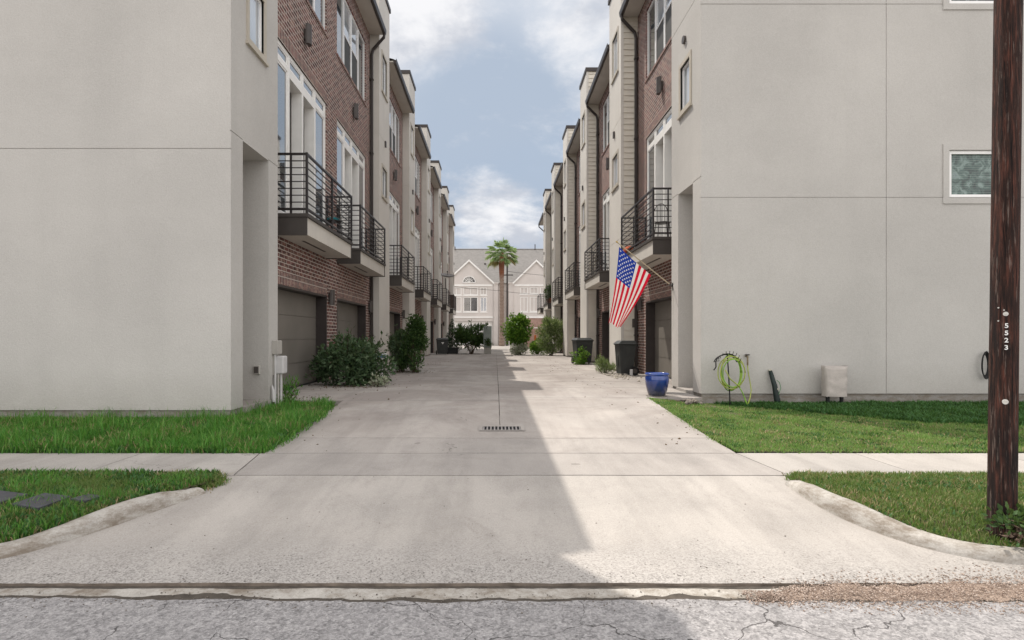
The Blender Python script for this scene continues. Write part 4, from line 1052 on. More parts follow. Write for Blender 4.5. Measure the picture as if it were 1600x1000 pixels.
# ------------------------------------------------------------------ poles and wires
def wood_pole():
    root = empty('utility_pole', (3.832, 4.36, -.24), 'dark weathered wooden utility pole in the right foreground with white number digits', 'utility pole')
    n, rows = 40, 150; H = 9.5; pts = []
    for i in range(rows + 1):
        z = -.2 + (H + .2) * i / rows; r0 = .089 - .0012 * z
        for k in range(n):
            a = 2 * math.pi * k / n
            rr_ = r0 * (1 + .035 * mnoise.noise((math.cos(a) * 3, math.sin(a) * 3, z * .35)) + .02 * mnoise.noise((math.cos(a) * 11, math.sin(a) * 11, z * 1.1)))
            pts.append((.016 * z + rr_ * math.cos(a), .004 * z + rr_ * math.sin(a), z))
    fs = [(i * n + k, i * n + (k + 1) % n, (i + 1) * n + (k + 1) % n, (i + 1) * n + k) for i in range(rows) for k in range(n)] + [tuple(rows * n + k for k in range(n))]
    mb = MB(); mb.add(pts, fs)
    t = NT('creosote_wood'); v = t.noise(9, 6, .7, stretch=(5, 5, .35))
    c = t.ramp(v, [(.3, (.008, .006, .006)), (.5, (.045, .022, .017)), (.66, (.15, .055, .038)), (.82, (.25, .12, .085))])
    c = t.mix(t.maprange(t.noise(2.5, 5, .7, stretch=(1, 1, .5)), .5, .68, 0, .75), c, (.012, .011, .012))
    c = t.mix(t.maprange(t.noise(20, 4, .65, stretch=(3, 3, .22)), .58, .68, 0, .65), c, (.26, .2, .17))
    c = t.mix(t.maprange(t.noise(14, 3, .6, stretch=(4, 4, .12)), .60, .64, 0, .85), c, (.004, .003, .003))
    t.bump(t.math('ADD', v, t.noise(40, 4, .7, stretch=(4, 4, .25))), 1.0, .02); t.fin(c, .85, .25)
    mb.build('trunk', t.mat, root, smooth=True)
    # number digits, upright and stacked, on short tags nailed round the shaft
    ang0 = -math.pi / 2 - .57
    for i, ch in enumerate('5523'):
        z = CAMZ + (VY - (509 + i * 11.5)) * 4.24 / F + .24 - .0
        cu = bpy.data.curves.new('digit', 'FONT'); cu.body = ch; cu.size = .047; cu.align_x = 'CENTER'; cu.align_y = 'CENTER'; cu.extrude = .0015; cu.offset = .0012
        tmp = bpy.data.objects.new('digit_text', cu); COL.objects.link(tmp)
        bpy.context.view_layer.update()
        me = bpy.data.meshes.new_from_object(tmp.evaluated_get(bpy.context.evaluated_depsgraph_get()))
        bpy.data.objects.remove(tmp); me.materials.clear(); me.materials.append(M['white'])
        o = bpy.data.objects.new('digit', me); COL.objects.link(o); o.parent = root
        r_ = .089 - .0012 * z + .004
        o.location = (.016 * z + r_ * math.cos(ang0), .004 * z + r_ * math.sin(ang0), z)
        o.rotation_euler = (math.pi / 2, 0, ang0 + math.pi / 2)
    for a, py, rad in ((-math.pi / 2 - .63, 490, .016), (-math.pi / 2 - .59, 629, .019), (-math.pi / 2 - .74, 484, .005), (-math.pi / 2 - 1.1, 480, .005), (-math.pi / 2 - 1.1, 501, .005)):
        z = CAMZ + (VY - py) * 4.24 / F + .24; r_ = .089 - .0012 * z
        d = Vector((math.cos(a), math.sin(a), 0)); p = Vector((.016 * z, .004 * z, z)) + d * r_
        mb = MB(); mb.tube([p - d * .01, p + d * .006], rad, 14); mb.tube([p + d * .006, p + d * .010], rad * .25, 8); mb.build('nail', M['nail'], root)
    return root
wood_pole()
dp = empty('service_pole', (792.5 - VX and (792.5 - VX) * 70.5 / F, 70.5, 0), 'thin dark utility pole standing right behind the palm', 'utility pole')
mb = MB(); mb.tube([(0, 0, 0), (0, 0, 11.2)], [.13, .09], 10); mb.build('shaft', M['dark'], dp)
mb = MB(); mb.box(-.7, .7, -.06, .06, 8.6, 8.72); mb.build('crossarm', M['dark'], dp)
def wire(label, a, b, sag, r=.022):
    mb = MB(); mb.tube([(a[0] + (b[0] - a[0]) * f, a[1] + (b[1] - a[1]) * f, a[2] + (b[2] - a[2]) * f - sag * 4 * f * (1 - f)) for f in [k / 16 for k in range(17)]], r, 5)
    return tag(mb.build('power_line', M['wire_black']), label, 'power line')
sx = (792.5 - VX) * 70.5 / F
zp_ = lambda py, Y: CAMZ + (VY - py) * Y / F
wire('thin wire sloping down from upper left to the grey pole behind the palm', (-9, 66, zp_(441, 66)), (sx, 70.5, zp_(455, 70.5)), .1)
wire('thin wire running level from the dark pole to the right', (sx, 70.5, zp_(456, 70.5)), (12, 69, zp_(459, 69)), .25)
wire('thin wire crossing the grey roof right of the palm', (sx, 70.5, zp_(424, 70.5)), (13, 68, zp_(434, 68)), .2)

# ------------------------------------------------------------------ small things, right side
RY = 11.5                                              # street wall of the right house
def rw(px, py, Y): return ((px - VX) * Y / F, Y, CAMZ + (VY - py) * Y / F)
st = empty('hose_stand', (4.52, 11.15, zr(4.52, 11.15)), 'thin black hose stand with curved rack against the right wall', 'hose stand')
z0 = st.location.z
mb = MB(); mb.tube([(.03, 0, -.1), (0, 0, .55), (-.03, .0, 1.02)], .013, 8); mb.build('post', M['wire_black'], st)
mb = MB()
arc = [(-.03 + .235 * math.sin(a), 0, .82 + .21 * math.cos(a)) for a in [-1.25 + 2.5 * k / 16 for k in range(17)]]
mb.tube(arc, .011, 7)
mb.tube([(p[0], .10, p[2] - .02) for p in arc], .009, 6)
for k in range(0, 17, 2): p = arc[k]; mb.tube([p, (p[0] * .9, -.10, p[2] + .01), (p[0] * .97, -.12, p[2] + .06)], .006, 5); mb.tube([p, (p[0], .1, p[2] - .02)], .006, 5)
mb.tube([arc[0], (-.28, -.08, .78), (-.33, -.1, .72)], .012, 6)
mb.build('rack', M['wire_black'], st)
hs = MB(); r = random.Random(3); cx, cz = 4.565, .50
for k in range(6):
    rx, rz = .215 + r.uniform(-.035, .05), .32 + r.uniform(-.05, .045); ox, oz, yy = r.uniform(-.015, .02), r.uniform(-.02, .01), 11.14 + r.uniform(-.06, .06)
    pts = [(cx + ox + rx * math.cos(a) * (1 + .03 * math.sin(3 * a + k)), yy + .03 * math.sin(a * 2 + k), cz + oz + rz * math.sin(a) - (.02 * k / 7)) for a in [2 * math.pi * q / 40 for q in range(41)]]
    hs.tube(pts, .0105, 7, 0 if k % 2 else 1)
hs.tube([(4.42, 11.07, .55), (4.5, 11.05, .38), (4.6, 11.05, .30), (4.70, 11.06, .22)], .012, 7, 1)
hs.tube([(4.70, 11.1, .22), (4.76, 11.08, .10), (4.82, 11.06, -.08), (4.84, 11.06, -.14)], .0105, 7, 0)
hs.tube([(4.84, 11.06, -.14), (4.93, 11.15, .0), (5.02, 11.3, .14), (5.03, 11.38, .3), (5.01, 11.42, .5), (5.0, 11.42, .62)], .0105, 7, 1)
tag(hs.build('garden_hose', [M['hose'], M['hose_old']], smooth=True), 'lime green garden hose coiled on the black hose stand', 'hose')
sp = empty('wall_spigot', (5.0, 11.5, .78), 'small hose tap on the right stucco wall, above the hose end', 'tap')
mb = MB(); mb.tube([(0, 0, .02), (0, -.08, .02), (0, -.085, -.1), (0, -.08, -.16)], .017, 8); mb.build('spout', plain('aged_brass', (.25, .2, .13), .5, .2, 20, metal=.6), sp)
mb = MB(); mb.tube([(0, -.07, .035), (0, -.07, .06)], .045, 12); mb.build('handle', M['lamp'], sp)
stake = empty('folded_umbrella', (5.52, 11.36, zr(5.5, 11.36)), 'short dark green folded umbrella with cord, leaning on the right wall', 'umbrella')
mb = MB(); mb.tube([(.03, -.03, 0), (.025, -.02, .12), (.0, .02, .38), (-.055, .09, .68)], [.055, .058, .05, .036], 10); mb.build('canopy', M['stake'], stake, smooth=True)
mb = MB(); mb.tube([(.04, -.05, .22), (.10, -.02, .35), (.085, 0, .45), (.03, .0, .5)], .006, 5); mb.build('strap', plain('green_cord', (.06, .2, .08), .7), stake)
mb = MB(); mb.tube([(-.055, .09, .68), (-.06, .098, .71)], [.036, .026], 8); mb.tube([(.02, -.075, .33), (.02, -.065, .33)], .018, 8); mb.build('button', M['rope'], stake)
bf = empty('backflow_preventer', (6.62, 11.25, zr(6.6, 11.2)), 'beige fabric cover over two dark pipes at the right wall foot', 'pipe cover')
mb = MB(); n = 14
rows = []
for i in range(15):
    f = i / 14; z = .20 + .55 * f; row = []
    for k in range(40):
        a = 2 * math.pi * k / 40; sxx = math.copysign(abs(math.cos(a)) ** .35, math.cos(a)); syy = math.copysign(abs(math.sin(a)) ** .5, math.sin(a))
        w = .215 + .02 * f - .012 * math.sin(f * 3.1); d = .12 * (1 - .55 * max(0, f - .45))
        cr = .016 * mnoise.noise((sxx * 2, syy * 2 + f * 3, f * 5)) + .010 * mnoise.noise((sxx * 6, f * 11, syy * 3))
        zz = z + (.05 * abs(sxx) ** 3 * f ** 6) - (.02 * (1 - f) ** 4 * mnoise.noise((a * 3, 0, 0)))
        row.append((w * sxx * (1 + cr), (d + cr) * syy, zz))
    rows.append(row)
mb.add([p for r_ in rows for p in r_], [(i * 40 + k, i * 40 + (k + 1) % 40, (i + 1) * 40 + (k + 1) % 40, (i + 1) * 40 + k) for i in range(14) for k in range(40)] + [tuple(14 * 40 + k for k in range(40))])
mb.build('cover', M['cover'], bf, smooth=True)
for x in (-.13, .14):
    mb = MB(); mb.tube([(x, 0, -.08), (x, 0, .3)], .036, 10); mb.build('pipe', M['wire_black'], bf)
cc = MB()
for k in range(4):
    cc.tube([(9.72 + .06 * math.cos(a) * (1 + .1 * k), 11.44 - .012 * k, .62 + (.21 + .02 * k) * math.sin(a)) for a in [2 * math.pi * q / 24 for q in range(25)]], .011, 6)
cc.tube([(9.78, 11.46, .9), (9.76, 11.44, .8)], .01, 6)
tag(cc.build('cable_coil', M['wire_black'], smooth=True), 'small coil of black cable hung on the right wall behind the pole', 'cable')
# blue glazed pot
pot = empty('flower_pot', (3.27, 11.66, prof(11.66)), 'large glazed blue flower pot on the driveway by the right house', 'pot')
t = NT('blue_glaze'); zz = t.sep()[2]
c = t.ramp(t.math('ADD', t.maprange(zz, -.02, .48), t.math('MULTIPLY', t.math('SUBTRACT', t.noise(6, 4, .6, stretch=(2, 2, .6)), .5), .5)), [(.1, (.03, .035, .05)), (.5, (.012, .03, .15)), (.95, (.02, .065, .30))])
t.bump(t.noise(20, 3), .08, .01); t.fin(c, .12, .6); t.b.inputs['Coat Weight'].default_value = .5
mb = MB(); mb.lathe([(.0, .012), (.12, .012), (.15, 0), (.165, .02), (.20, .12), (.228, .25), (.236, .34), (.228, .40), (.222, .415), (.226, .425), (.240, .435), (.243, .455), (.236, .468), (.222, .466), (.212, .45), (.205, .36), (.2, .33)], n=48)
mb.build('pot_body', t.mat, pot, smooth=True)
mb = MB(); mb.lathe([(0, .335), (.205, .33)], n=32); mb.build('potting_soil', M['joint'], pot)
mb = MB(); mb.lathe([(0, 0.001), (.2, .001), (.215, .012), (.2, .014), (0, .0125)], n=32); mb.build('saucer', M['found'], pot)
# entry step by the right house
mb = MB(); mb.box(3.5, 4.08, 11.75, 13.2, -.2, -.005)
tag(mb.build('entry_step', M['walk'], bevel=.02), 'low concrete entry step beside the blue pot and the right alcove', 'step')

# flag
fl = empty('flag', (4.1, 13.32, 2.34), 'American flag hanging from an angled wooden pole on the right house', 'flag')
base = Vector((0, 0, 0)); tip = Vector(rw(965, 379, 13.2)) - Vector((4.1, 13.32, 2.34))
mb = MB(); mb.tube([base, base.lerp(tip, .5), tip], [.014, .014, .012], 8); mb.build('pole', plain('pale_wood', (.45, .38, .27), .6, .15, 12), fl)
mb = MB(); mb.tube([tip, tip + (tip - base).normalized() * .05], [.022, .012], 10); mb.build('finial', plain('gold_paint', (.5, .36, .12), .35, .1, metal=.7), fl)
d = (tip - base).normalized(); mb = MB(); mb.tube([base - d * .06, base + d * .1], .024, 10); mb.box(.0, .03, -.05, .05, -.09, .09); mb.build('bracket', M['lamp'], fl)
P00 = Vector(rw(967, 386, 13.2)); P01 = Vector(rw(1017, 430, 13.27)); P10 = Vector(rw(951, 505, 13.12)); P11 = Vector(rw(970, 513, 13.3))
off = Vector((4.1, 13.32, 2.34))
def fp(h, f):                                          # h along the hoist (0 at the tip), f down the fly
    a = P00.lerp(P10, f); b = P01.lerp(P11, f)
    a.x += .03 * math.sin(f * 3.14); b.x += .05 * math.sin(f * 3.14)
    p = a.lerp(b, h)
    amp = .012 + .055 * f ** 1.1
    p.y += amp * math.sin(h * 7.5 + f * 1.6 + .4) + .03 * math.sin(f * 4) - .02
    p.x += .30 * amp * math.cos(h * 7.5 + f * 1.4)
    p.z -= .035 * math.sin(h * 3.14) * (1 - f) ** 2 * .5 - .03 * f * math.sin(h * 8)
    return p - off
nh, nf = 65, 70
mb = MB(); mb.add([tuple(fp(i / nh, j / nf)) for j in range(nf + 1) for i in range(nh + 1)], [])
for j in range(nf):
    for i in range(nh):
        s_ = int(i / 5)                                 # stripe 0..12
        m = 0 if s_ % 2 == 0 else 1
        if s_ < 7 and j < nf * .4: m = 2
        k = j * (nh + 1) + i
        mb.f.append((k, k + 1, k + nh + 2, k + nh + 1)); mb.m.append(m)
fm = []
for nme, col in (('flag_red', (.60, .010, .035)), ('flag_white', (.78, .74, .70)), ('flag_blue', (.013, .045, .32))):
    t = NT(nme); t.fin(t.ramp(t.noise(6, 4), [(.3, sc(col, .9)), (.7, sc(col, 1.08))]), .8, .2)
    tr = t.n('ShaderNodeBsdfTranslucent'); tr.inputs[0].default_value = (*col, 1); ms = t.n('ShaderNodeMixShader'); ms.inputs[0].default_value = .35
    t.l(t.b.outputs[0], ms.inputs[1]); t.l(tr.outputs[0], ms.inputs[2]); t.l(ms.outputs[0], t.out.inputs[0]); fm.append(t.mat)
cl = mb.build('cloth', fm, fl, smooth=True)
mb = MB()
for rI in range(9):
    for cI in range(6 if rI % 2 == 0 else 5):
        hh = (rI + 1) / 10 * 7 / 13; ff = ((cI * 2 + 1 + rI % 2) / 12) * .4
        c0 = fp(hh, ff); eu = (fp(hh + .01, ff) - c0).normalized(); ev = (fp(hh, ff + .01) - c0).normalized(); nn = eu.cross(ev).normalized()
        for sg in (.004, -.004):
            pts = [tuple(c0 + nn * sg)] + [tuple(c0 + nn * sg + (eu * math.cos(a) + ev * math.sin(a)) * (.026 if q % 2 == 0 else .011)) for q, a in enumerate([math.pi * 2 * z / 10 for z in range(10)])]
            mb.add(pts, [(0, 1 + q, 1 + (q + 1) % 10) for q in range(10)])
mb.build('star', M['white'], cl)
mb = MB(); mb.tube([(-.02, -.02, 0), (.0, -.05, -.4), (.0, -.03, -1.0)], .004, 5); mb.build('halyard', M['rope'], fl)

# trash bins
def trash_bin(loc, rz, label, emblem=False, w=.56, d=.66, h=1.05):
    root = empty('trash_bin', loc, label, 'trash bin', 'wheeled trash bins'); root.rotation_euler = (0, 0, rz)
    mb = MB(); a, b = w / 2, d / 2
    lo = [(-a * .82, -b * .8), (a * .82, -b * .8), (a * .82, b * .72), (-a * .82, b * .72)]; hi = [(-a, -b), (a, -b), (a, b), (-a, b)]
    mb.add([(x, y, .05) for x, y in lo] + [(x, y, h - .10) for x, y in hi], [(0, 1, 2, 3), (0, 1, 5, 4), (1, 2, 6, 5), (2, 3, 7, 6), (3, 0, 4, 7), (4, 5, 6, 7)])
    mb.box(-a - .02, a + .02, -b - .02, b + .02, h - .14, h - .10)
    mb.box(-a * .3, a * .3, -b * .97, -b * .85, .3, .62)
    mb.build('body', M['bin'], root, bevel=.012)
    mb = MB(); mb.add([(-a - .03, -b - .05, h - .095), (a + .03, -b - .05, h - .095), (a + .03, b + .04, h - .095), (-a - .03, b + .04, h - .095), (-a * .8, -b * .7, h), (a * .8, -b * .7, h), (a * .8, b * .9, h), (-a * .8, b * .9, h)],
           [(0, 1, 2, 3), (0, 1, 5, 4), (1, 2, 6, 5), (2, 3, 7, 6), (3, 0, 4, 7), (4, 5, 6, 7)]); mb.build('lid', M['bin'], root, bevel=.012)
    mb = MB(); mb.tube([(-a * .8, b + .08, h - .14), (a * .8, b + .08, h - .14)], .018, 8); mb.box(-a * .8, -a * .7, b, b + .09, h - .18, h - .11); mb.box(a * .7, a * .8, b, b + .09, h - .18, h - .11); mb.build('handle', M['bin'], root)
    for sx_ in (-1, 1):
        mb = MB(); mb.tube([(sx_ * (a * .9), b * .78, .135), (sx_ * (a * .9 + .06), b * .78, .135)], .135, 18); wh = mb.build('wheel', M['wire_black'], root)
        mb = MB(); mb.tube([(sx_ * (a * .9 - .004), b * .78, .135), (sx_ * (a * .9 + .067), b * .78, .135)], .075, 14); mb.build('hub', M['lamp'], wh)
    if emblem:
        mb = MB(); y = -b * .93
        mb.add([(-.10, y - .03, .80), (.10, y - .03, .80), (.0, y - .016, .66), (-.05, y - .032, .83), (.05, y - .032, .83)], [(0, 1, 2)]); mb.build('emblem', M['white'], root)
    return root
trash_bin((4.0, 17.75, 0), math.radians(-84), 'dark wheeled trash bin standing beside the flag side of the right row', w=.5, d=.52, h=1.06)
trash_bin((3.78, 25.0, 0), math.radians(8), 'dark trash bin with a leafy plant growing at its foot', w=.74, d=.7, h=1.12)
trash_bin((-3.45, 37.4, 0), math.radians(10), 'black trash bin with pale emblem near the end of the left row', True, w=.72, d=.7, h=1.08)
trash_bin((3.9, 47.0, 0), math.radians(4), 'dark trash bin far down the right row, partly behind the bushes', w=.7, d=.7, h=1.1)
# pale pipe on the siding tower and post by it
pp = MB(); pp.tube([(3.98, 18.74, 0), (3.98, 18.74, .62), (3.98, 18.78, .68)], .028, 8); pp.tube([(3.93, 18.72, .3), (4.03, 18.72, .3)], .02, 6)
tag(pp.build('vent_pipe', M['grey_pale']), 'short pale pipe rising at the siding tower corner', 'pipe')
mb = MB(); mb.box(4.05, 4.13, 17.3, 17.38, 0, .2); tag(mb.build('marker_block', M['grey_pale'], bevel=.008), 'small white block at the foot of the right brick pier', 'block')

# utility boxes on the left house
ub = empty('utility_box', (-4.1, 10.66, .86), 'upper tall grey utility box on the left house corner', 'utility box', 'utility boxes on the left house')
mb = MB(); mb.box(0, .105, -.10, .12, .0, .26); mb.build('case', M['grey_box'], ub, bevel=.01)
mb = MB(); mb.box(.105, .115, -.085, .105, .015, .245); mb.build('cover', M['grey_box'], ub, bevel=.004)
ub2 = empty('utility_box', (-4.1, 10.72, .50), 'lower whitish rounded utility box on the left house corner', 'utility box', 'utility boxes on the left house')
mb = MB(); mb.box(.03, .19, -.10, .12, 0, .33); mb.build('case', M['grey_pale'], ub2, bevel=.025)
mb = MB(); mb.box(.0, .03, -.12, .13, -.02, .34); mb.build('back_plate', M['grey_box'], ub2)
for k, (y, x, z1) in enumerate([(10.60, .05, .86), (10.66, .08, .50), (10.72, .11, .50), (10.78, .10, .52)]):
    mb = MB(); mb.tube([(-4.1 + x, y, -.12), (-4.1 + x, y, z1)], .019, 8)
    tag(mb.build('conduit', M['grey_box' if k % 2 else 'grey_pale']), 'grey conduit running from the left utility boxes into the ground', 'conduit', 'conduits below the utility boxes')
mb = MB(); mb.tube([(-4.04, 10.5, .0), (-4.05, 10.5, .2), (-4.07, 10.5, .30)], [.035, .03, .01], 8); mb.build
tag(mb.build('cable_guard', M['grey_pale']), 'short white cable guard standing beside the left conduits', 'cable guard')
ob = empty('outlet_box', (-4.30, 10.41, .59), 'small square grey outlet box inside the left alcove', 'outlet')
mb = MB(); mb.box(-.055, .055, -.05, 0, -.08, .08); mb.build('case', M['grey_box'], ob, bevel=.008)
mb = MB(); mb.box(-.04, .04, -.062, -.05, -.06, .06); mb.build('cover', M['lamp'], ob, bevel=.004)
# meter lids in the left strip
for i, (px, py, w, d, tx) in enumerate([(-8, 781, .38, .28, .03), (66, 786, .30, .28, .07), (136, 782, .17, .17, -.02)]):
    x, y = LIDS[i][:2]
    b = empty('meter_box', (x, y, verge(x, y) + .008), ['large dark meter box lid at the left edge of the grass strip', 'tilted dark meter box lid in the left grass strip', 'small grass-covered dark meter lid nearest the driveway'][i], 'meter box', 'meter boxes in the grass')
    b.rotation_euler = (tx, .03, -.25)
    mb = MB(); mb.box(-w / 2, w / 2, -d / 2, d / 2, .012, .04); mb.build('lid', M['lid'], b, bevel=.006)
    mb = MB(); mb.box(-w / 2 + .02, w / 2 - .02, -d / 2 + .02, d / 2 - .02, -.06, .011); mb.build('box', M['black'], b)
# drain grate
gx0, gy0 = (784 - VX) * 8.62 / F, 8.62
dg = empty('drain_grate', (gx0, gy0, prof(gy0)), 'metal drain grate with dark slots across the driveway middle', 'drain')
dg.rotation_euler = (math.atan((prof(8.9) - prof(8.4)) / .5), 0, 0)
mb = MB(); mb.box(-.29, .29, -.13, .13, -.02, .004); mb.build('pit', M['pit'], dg)  # flat black plate, its colour stands in for shade in the drain hole
mb = MB()
for k in range(11): x = -.27 + k * .054; mb.box(x - .011, x + .011, -.125, .125, .0045, .0115)
mb.build('bar', M['grate'], dg)
mb = MB(); mb.panel(lambda a, z, d: (a, z, .0105 - d), -.34, .34, -.175, .175, [(-.285, .285, -.12, .12, .008, False)]); mb.build('frame', M['walk'], dg)
# cabinet, satellite dish, screen, sign, balcony items
cb = empty('utility_cabinet', (-.52, 38.4, 0), 'tall grey-green utility cabinet at the end of the driveway', 'cabinet')
mb = MB(); mb.box(-.27, .27, -.2, .2, .42, 1.86); mb.build('case', M['cab'], cb, bevel=.02)
mb = MB(); mb.box(-.25, .25, -.215, -.2, .5, 1.8); mb.build('door', M['cab'], cb, bevel=.008)
mb = MB(); mb.box(-.24, .24, -.16, .16, 0, .42); mb.build('plinth', M['grey_box'], cb)
bush('climbing_plant', 'small scraggly plant leaning on the grey-green cabinet', (-.42, 38.05, .55), .34, .12, .5, 260, .10, .05, M['leaf_deep'], 131, 8, .13, z0=.02)
sd_ = empty('satellite_dish', (-3.80, 43.9, 4.86), 'grey satellite dish on a balcony rail of the left row', 'satellite dish')
mb = MB(); mb.tube([(0, 0, -.1), (0, 0, .75)], .03, 8); mb.build('mast', M['lamp'], sd_)
mb = MB(); R_ = .56; pr = [(R_ * f, .16 * f * f) for f in [k / 8 for k in range(9)]]; mb.lathe(pr, n=28); mb.lathe([(r0, z0_ - .02) for r0, z0_ in pr], n=28)
ds = mb.build('reflector', plain('dish_grey', (.20, .19, .185), .55, .1, 3), sd_, smooth=True); ds.location = (.12, 0, .85); ds.rotation_euler = (math.radians(16), math.radians(8), 0)
mb = MB(); mb.tube([(.12, .4, .98), (.14, .1, 1.25)], .015, 6); mb.box(.09, .19, .05, .16, 1.2, 1.3); mb.build('feed_arm', M['lamp'], sd_)
sc_ = empty('privacy_screen', (-3.74, 51.3, 3.66), 'brown slatted screen on the last left balcony', 'screen')
mb = MB()
for k in range(9): mb.box(0, .02, .02, 3.2, .08 + .13 * k, .19 + .13 * k)
mb.box(-.66, 0.02, 0, .02, .05, 1.22)
mb.build('slats', plain('brown_slats', (.07, .05, .042), .7, .2, 6), sc_)
mb = MB(); mb.box(.005, .045, .0, .04, 0, 1.3); mb.box(.005, .045, 3.16, 3.2, 0, 1.3); mb.build('post', M['dark'], sc_)
ys = empty('yard_sign', (-3.18, 16.2, 0), 'small blue and white yard sign among the left bushes', 'sign')
mb = MB(); mb.tube([(0, 0, 0), (0, 0, .55)], .012, 6); mb.build('stake', M['grey_pale'], ys)
oc = [(.155 * math.cos(math.pi / 8 + k * math.pi / 4) * 1.15, .11 * math.sin(math.pi / 8 + k * math.pi / 4)) for k in range(8)]
mb = MB(); mb.add([(x, -.02, .64 + z) for x, z in oc] + [(x, -.01, .64 + z) for x, z in oc], [tuple(range(8)), tuple(range(8, 16))] + [(k, (k + 1) % 8, 8 + (k + 1) % 8, 8 + k) for k in range(8)]); mb.build('board', M['white'], ys)
mb = MB(); mb.box(-.12, .10, -.026, -.0205, .59, .68); mb.build('blue_panel', plain('sign_blue', (.02, .10, .38), .4, .1), ys)
# furniture on the nearest balconies
def bistro_chair(loc, rz, label):
    root = empty('balcony_chair', loc, label, 'chair', 'wire chairs on the balconies'); root.rotation_euler = (0, 0, rz)
    mb = MB(); mb.lathe([(0, .455), (.19, .455), (.2, .445), (.19, .435), (0, .435)], n=20); mb.build('seat', M['rail'], root)
    mb = MB(); arc = [(.18 * math.cos(a), .17, .62 + .28 * math.sin(a)) for a in [math.pi * k / 14 for k in range(15)]]
    mb.tube([(.18, .15, .44), *arc, (-.18, .15, .44)], .01, 6)
    for q in (-.09, 0, .09): mb.tube([(q, .15, .45), (q, .17, .62 + .28 * math.sqrt(max(0, 1 - (q / .18) ** 2)))], .006, 5)
    mb.build('backrest', M['rail'], root)
    for x in (-.15, .15):
        for y in (-.15, .15): m2 = MB(); m2.tube([(x * .9, y * .9, .44), (x * 1.15, y * 1.15, .0)], .01, 6); m2.build('leg', M['rail'], root)
    return root
bistro_chair((-4.08, 14.55, 3.65), .4, 'dark wire chair at the far end of the nearest left balcony')
bistro_chair((4.28, 14.75, 3.65), 2.6, 'dark wire chair on the nearest right balcony')
bistro_chair((4.25, 23.0, 3.65), 2.2, 'dark wire chair on the second right balcony, beyond the flag')
ck = empty('cushion', (-4.09, 14.55, 4.105), 'teal cushion lying on the chair of the nearest left balcony', 'cushion')
mb = MB(); mb.lathe([(0, .0), (.14, .0), (.165, .03), (.15, .065), (0, .075)], n=20); mb.build('pad', plain('teal_fabric', (.02, .19, .22), .9, .2, 8), ck, smooth=True)
ct = empty('orange_cushion', (3.98, 17.4, 3.655), 'orange-red rolled cloth lying at the far corner of the right balcony', 'cushion')
mb = MB(); mb.tube([(-.02, .1, .10), (-.03, -.1, .12), (-.02, -.45, .10), (0, -.6, .09)], [.06, .11, .10, .05], 10); mb.build('pad', plain('orange_fabric', (.46, .10, .04), .9, .25, 8), ct, smooth=True)
for i, (x, y, lb) in enumerate([(4.2, 43.2, 'nearer potted plant on the far right balcony rail'), (4.15, 44.6, 'farther potted plant on the far right balcony rail')]):
    b = bush('balcony_plant', lb, (x, y, 4.0), .42, .45, 1.05, 700, .13, .06, M['leaf_deep' if i else 'leaf_dark'], 141 + i, 12, .22, z0=.05)
    mb = MB(); mb.lathe([(0, -.34), (.14, -.34), (.2, .06), (.18, .06), (.17, .02), (0, .02)], n=16); mb.build('pot', plain('terracotta', (.25, .1, .06), .8, .15, 8), b)
# small sconce-like box on the right siding tower
mb = MB(); mb.box(-.06, .06, -.05, 0, -.14, .14)
o = tag(mb.build('junction_box', M['lamp'], bevel=.008, loc=(4.52, 18.79, 1.62)), 'small dark panel on the siding tower behind the flag', 'panel')
# brick garden wall far right and orange post at the end
gw_ = empty('garden_wall', (5.9, 60, 0), 'low reddish brick wall beyond the right row end', 'wall')
mb = MB(); mb.box(-2.6, 3, 0, .3, -.05, 2.0); mb.build('body', M['far_brick'], gw_); mb = MB(); mb.box(-2.65, 3.05, -.04, .34, 2.0, 2.1); mb.build('coping', M['far_trim'], gw_)
mb = MB(); mb.tube([(3.35, 48.5, 0), (3.35, 48.5, 1.25)], .09, 10); mb.tube([(3.35, 48.5, 1.25), (3.35, 48.5, 1.3)], [.09, .05], 10)
tag(mb.build('bollard', plain('orange_paint', (.5, .14, .04), .6, .15, 6)), 'orange post beyond the bright green bush', 'bollard')

# ------------------------------------------------------------------ sky, sun, camera
SUN_EL = math.radians(56.8); travel = Vector((.565, -.825, 0)).normalized()
world = bpy.data.worlds.new('World'); SC.world = world; world.use_nodes = True
nt = world.node_tree; nt.nodes.clear()
def wn(t, **kw):
    n = nt.nodes.new(t)
    for k, v in kw.items(): setattr(n, k, v)
    return n
out = wn('ShaderNodeOutputWorld'); bg = wn('ShaderNodeBackground'); nt.links.new(bg.outputs[0], out.inputs[0]); bg.inputs[1].default_value = .12
sky = wn('ShaderNodeTexSky', sky_type='NISHITA', sun_disc=False, sun_elevation=SUN_EL, sun_rotation=math.atan2(-travel.x, -travel.y), air_density=1.0, dust_density=2.0, ozone_density=1.0)
tc = wn('ShaderNodeTexCoord'); sp_ = wn('ShaderNodeSeparateXYZ'); nt.links.new(tc.outputs['Generated'], sp_.inputs[0])
def wm(op, a, b=0.0, clamp=False):
    m = wn('ShaderNodeMath', operation=op, use_clamp=clamp)
    for i, v in enumerate((a, b)):
        if isinstance(v, (int, float)): m.inputs[i].default_value = v
        else: nt.links.new(v, m.inputs[i])
    return m.outputs[0]
dz = wm('MAXIMUM', sp_.outputs[2], .02); den = wm('ADD', dz, .30)
cv = wn('ShaderNodeCombineXYZ'); nt.links.new(wm('DIVIDE', sp_.outputs[0], den), cv.inputs[0]); nt.links.new(wm('DIVIDE', sp_.outputs[1], den), cv.inputs[1])
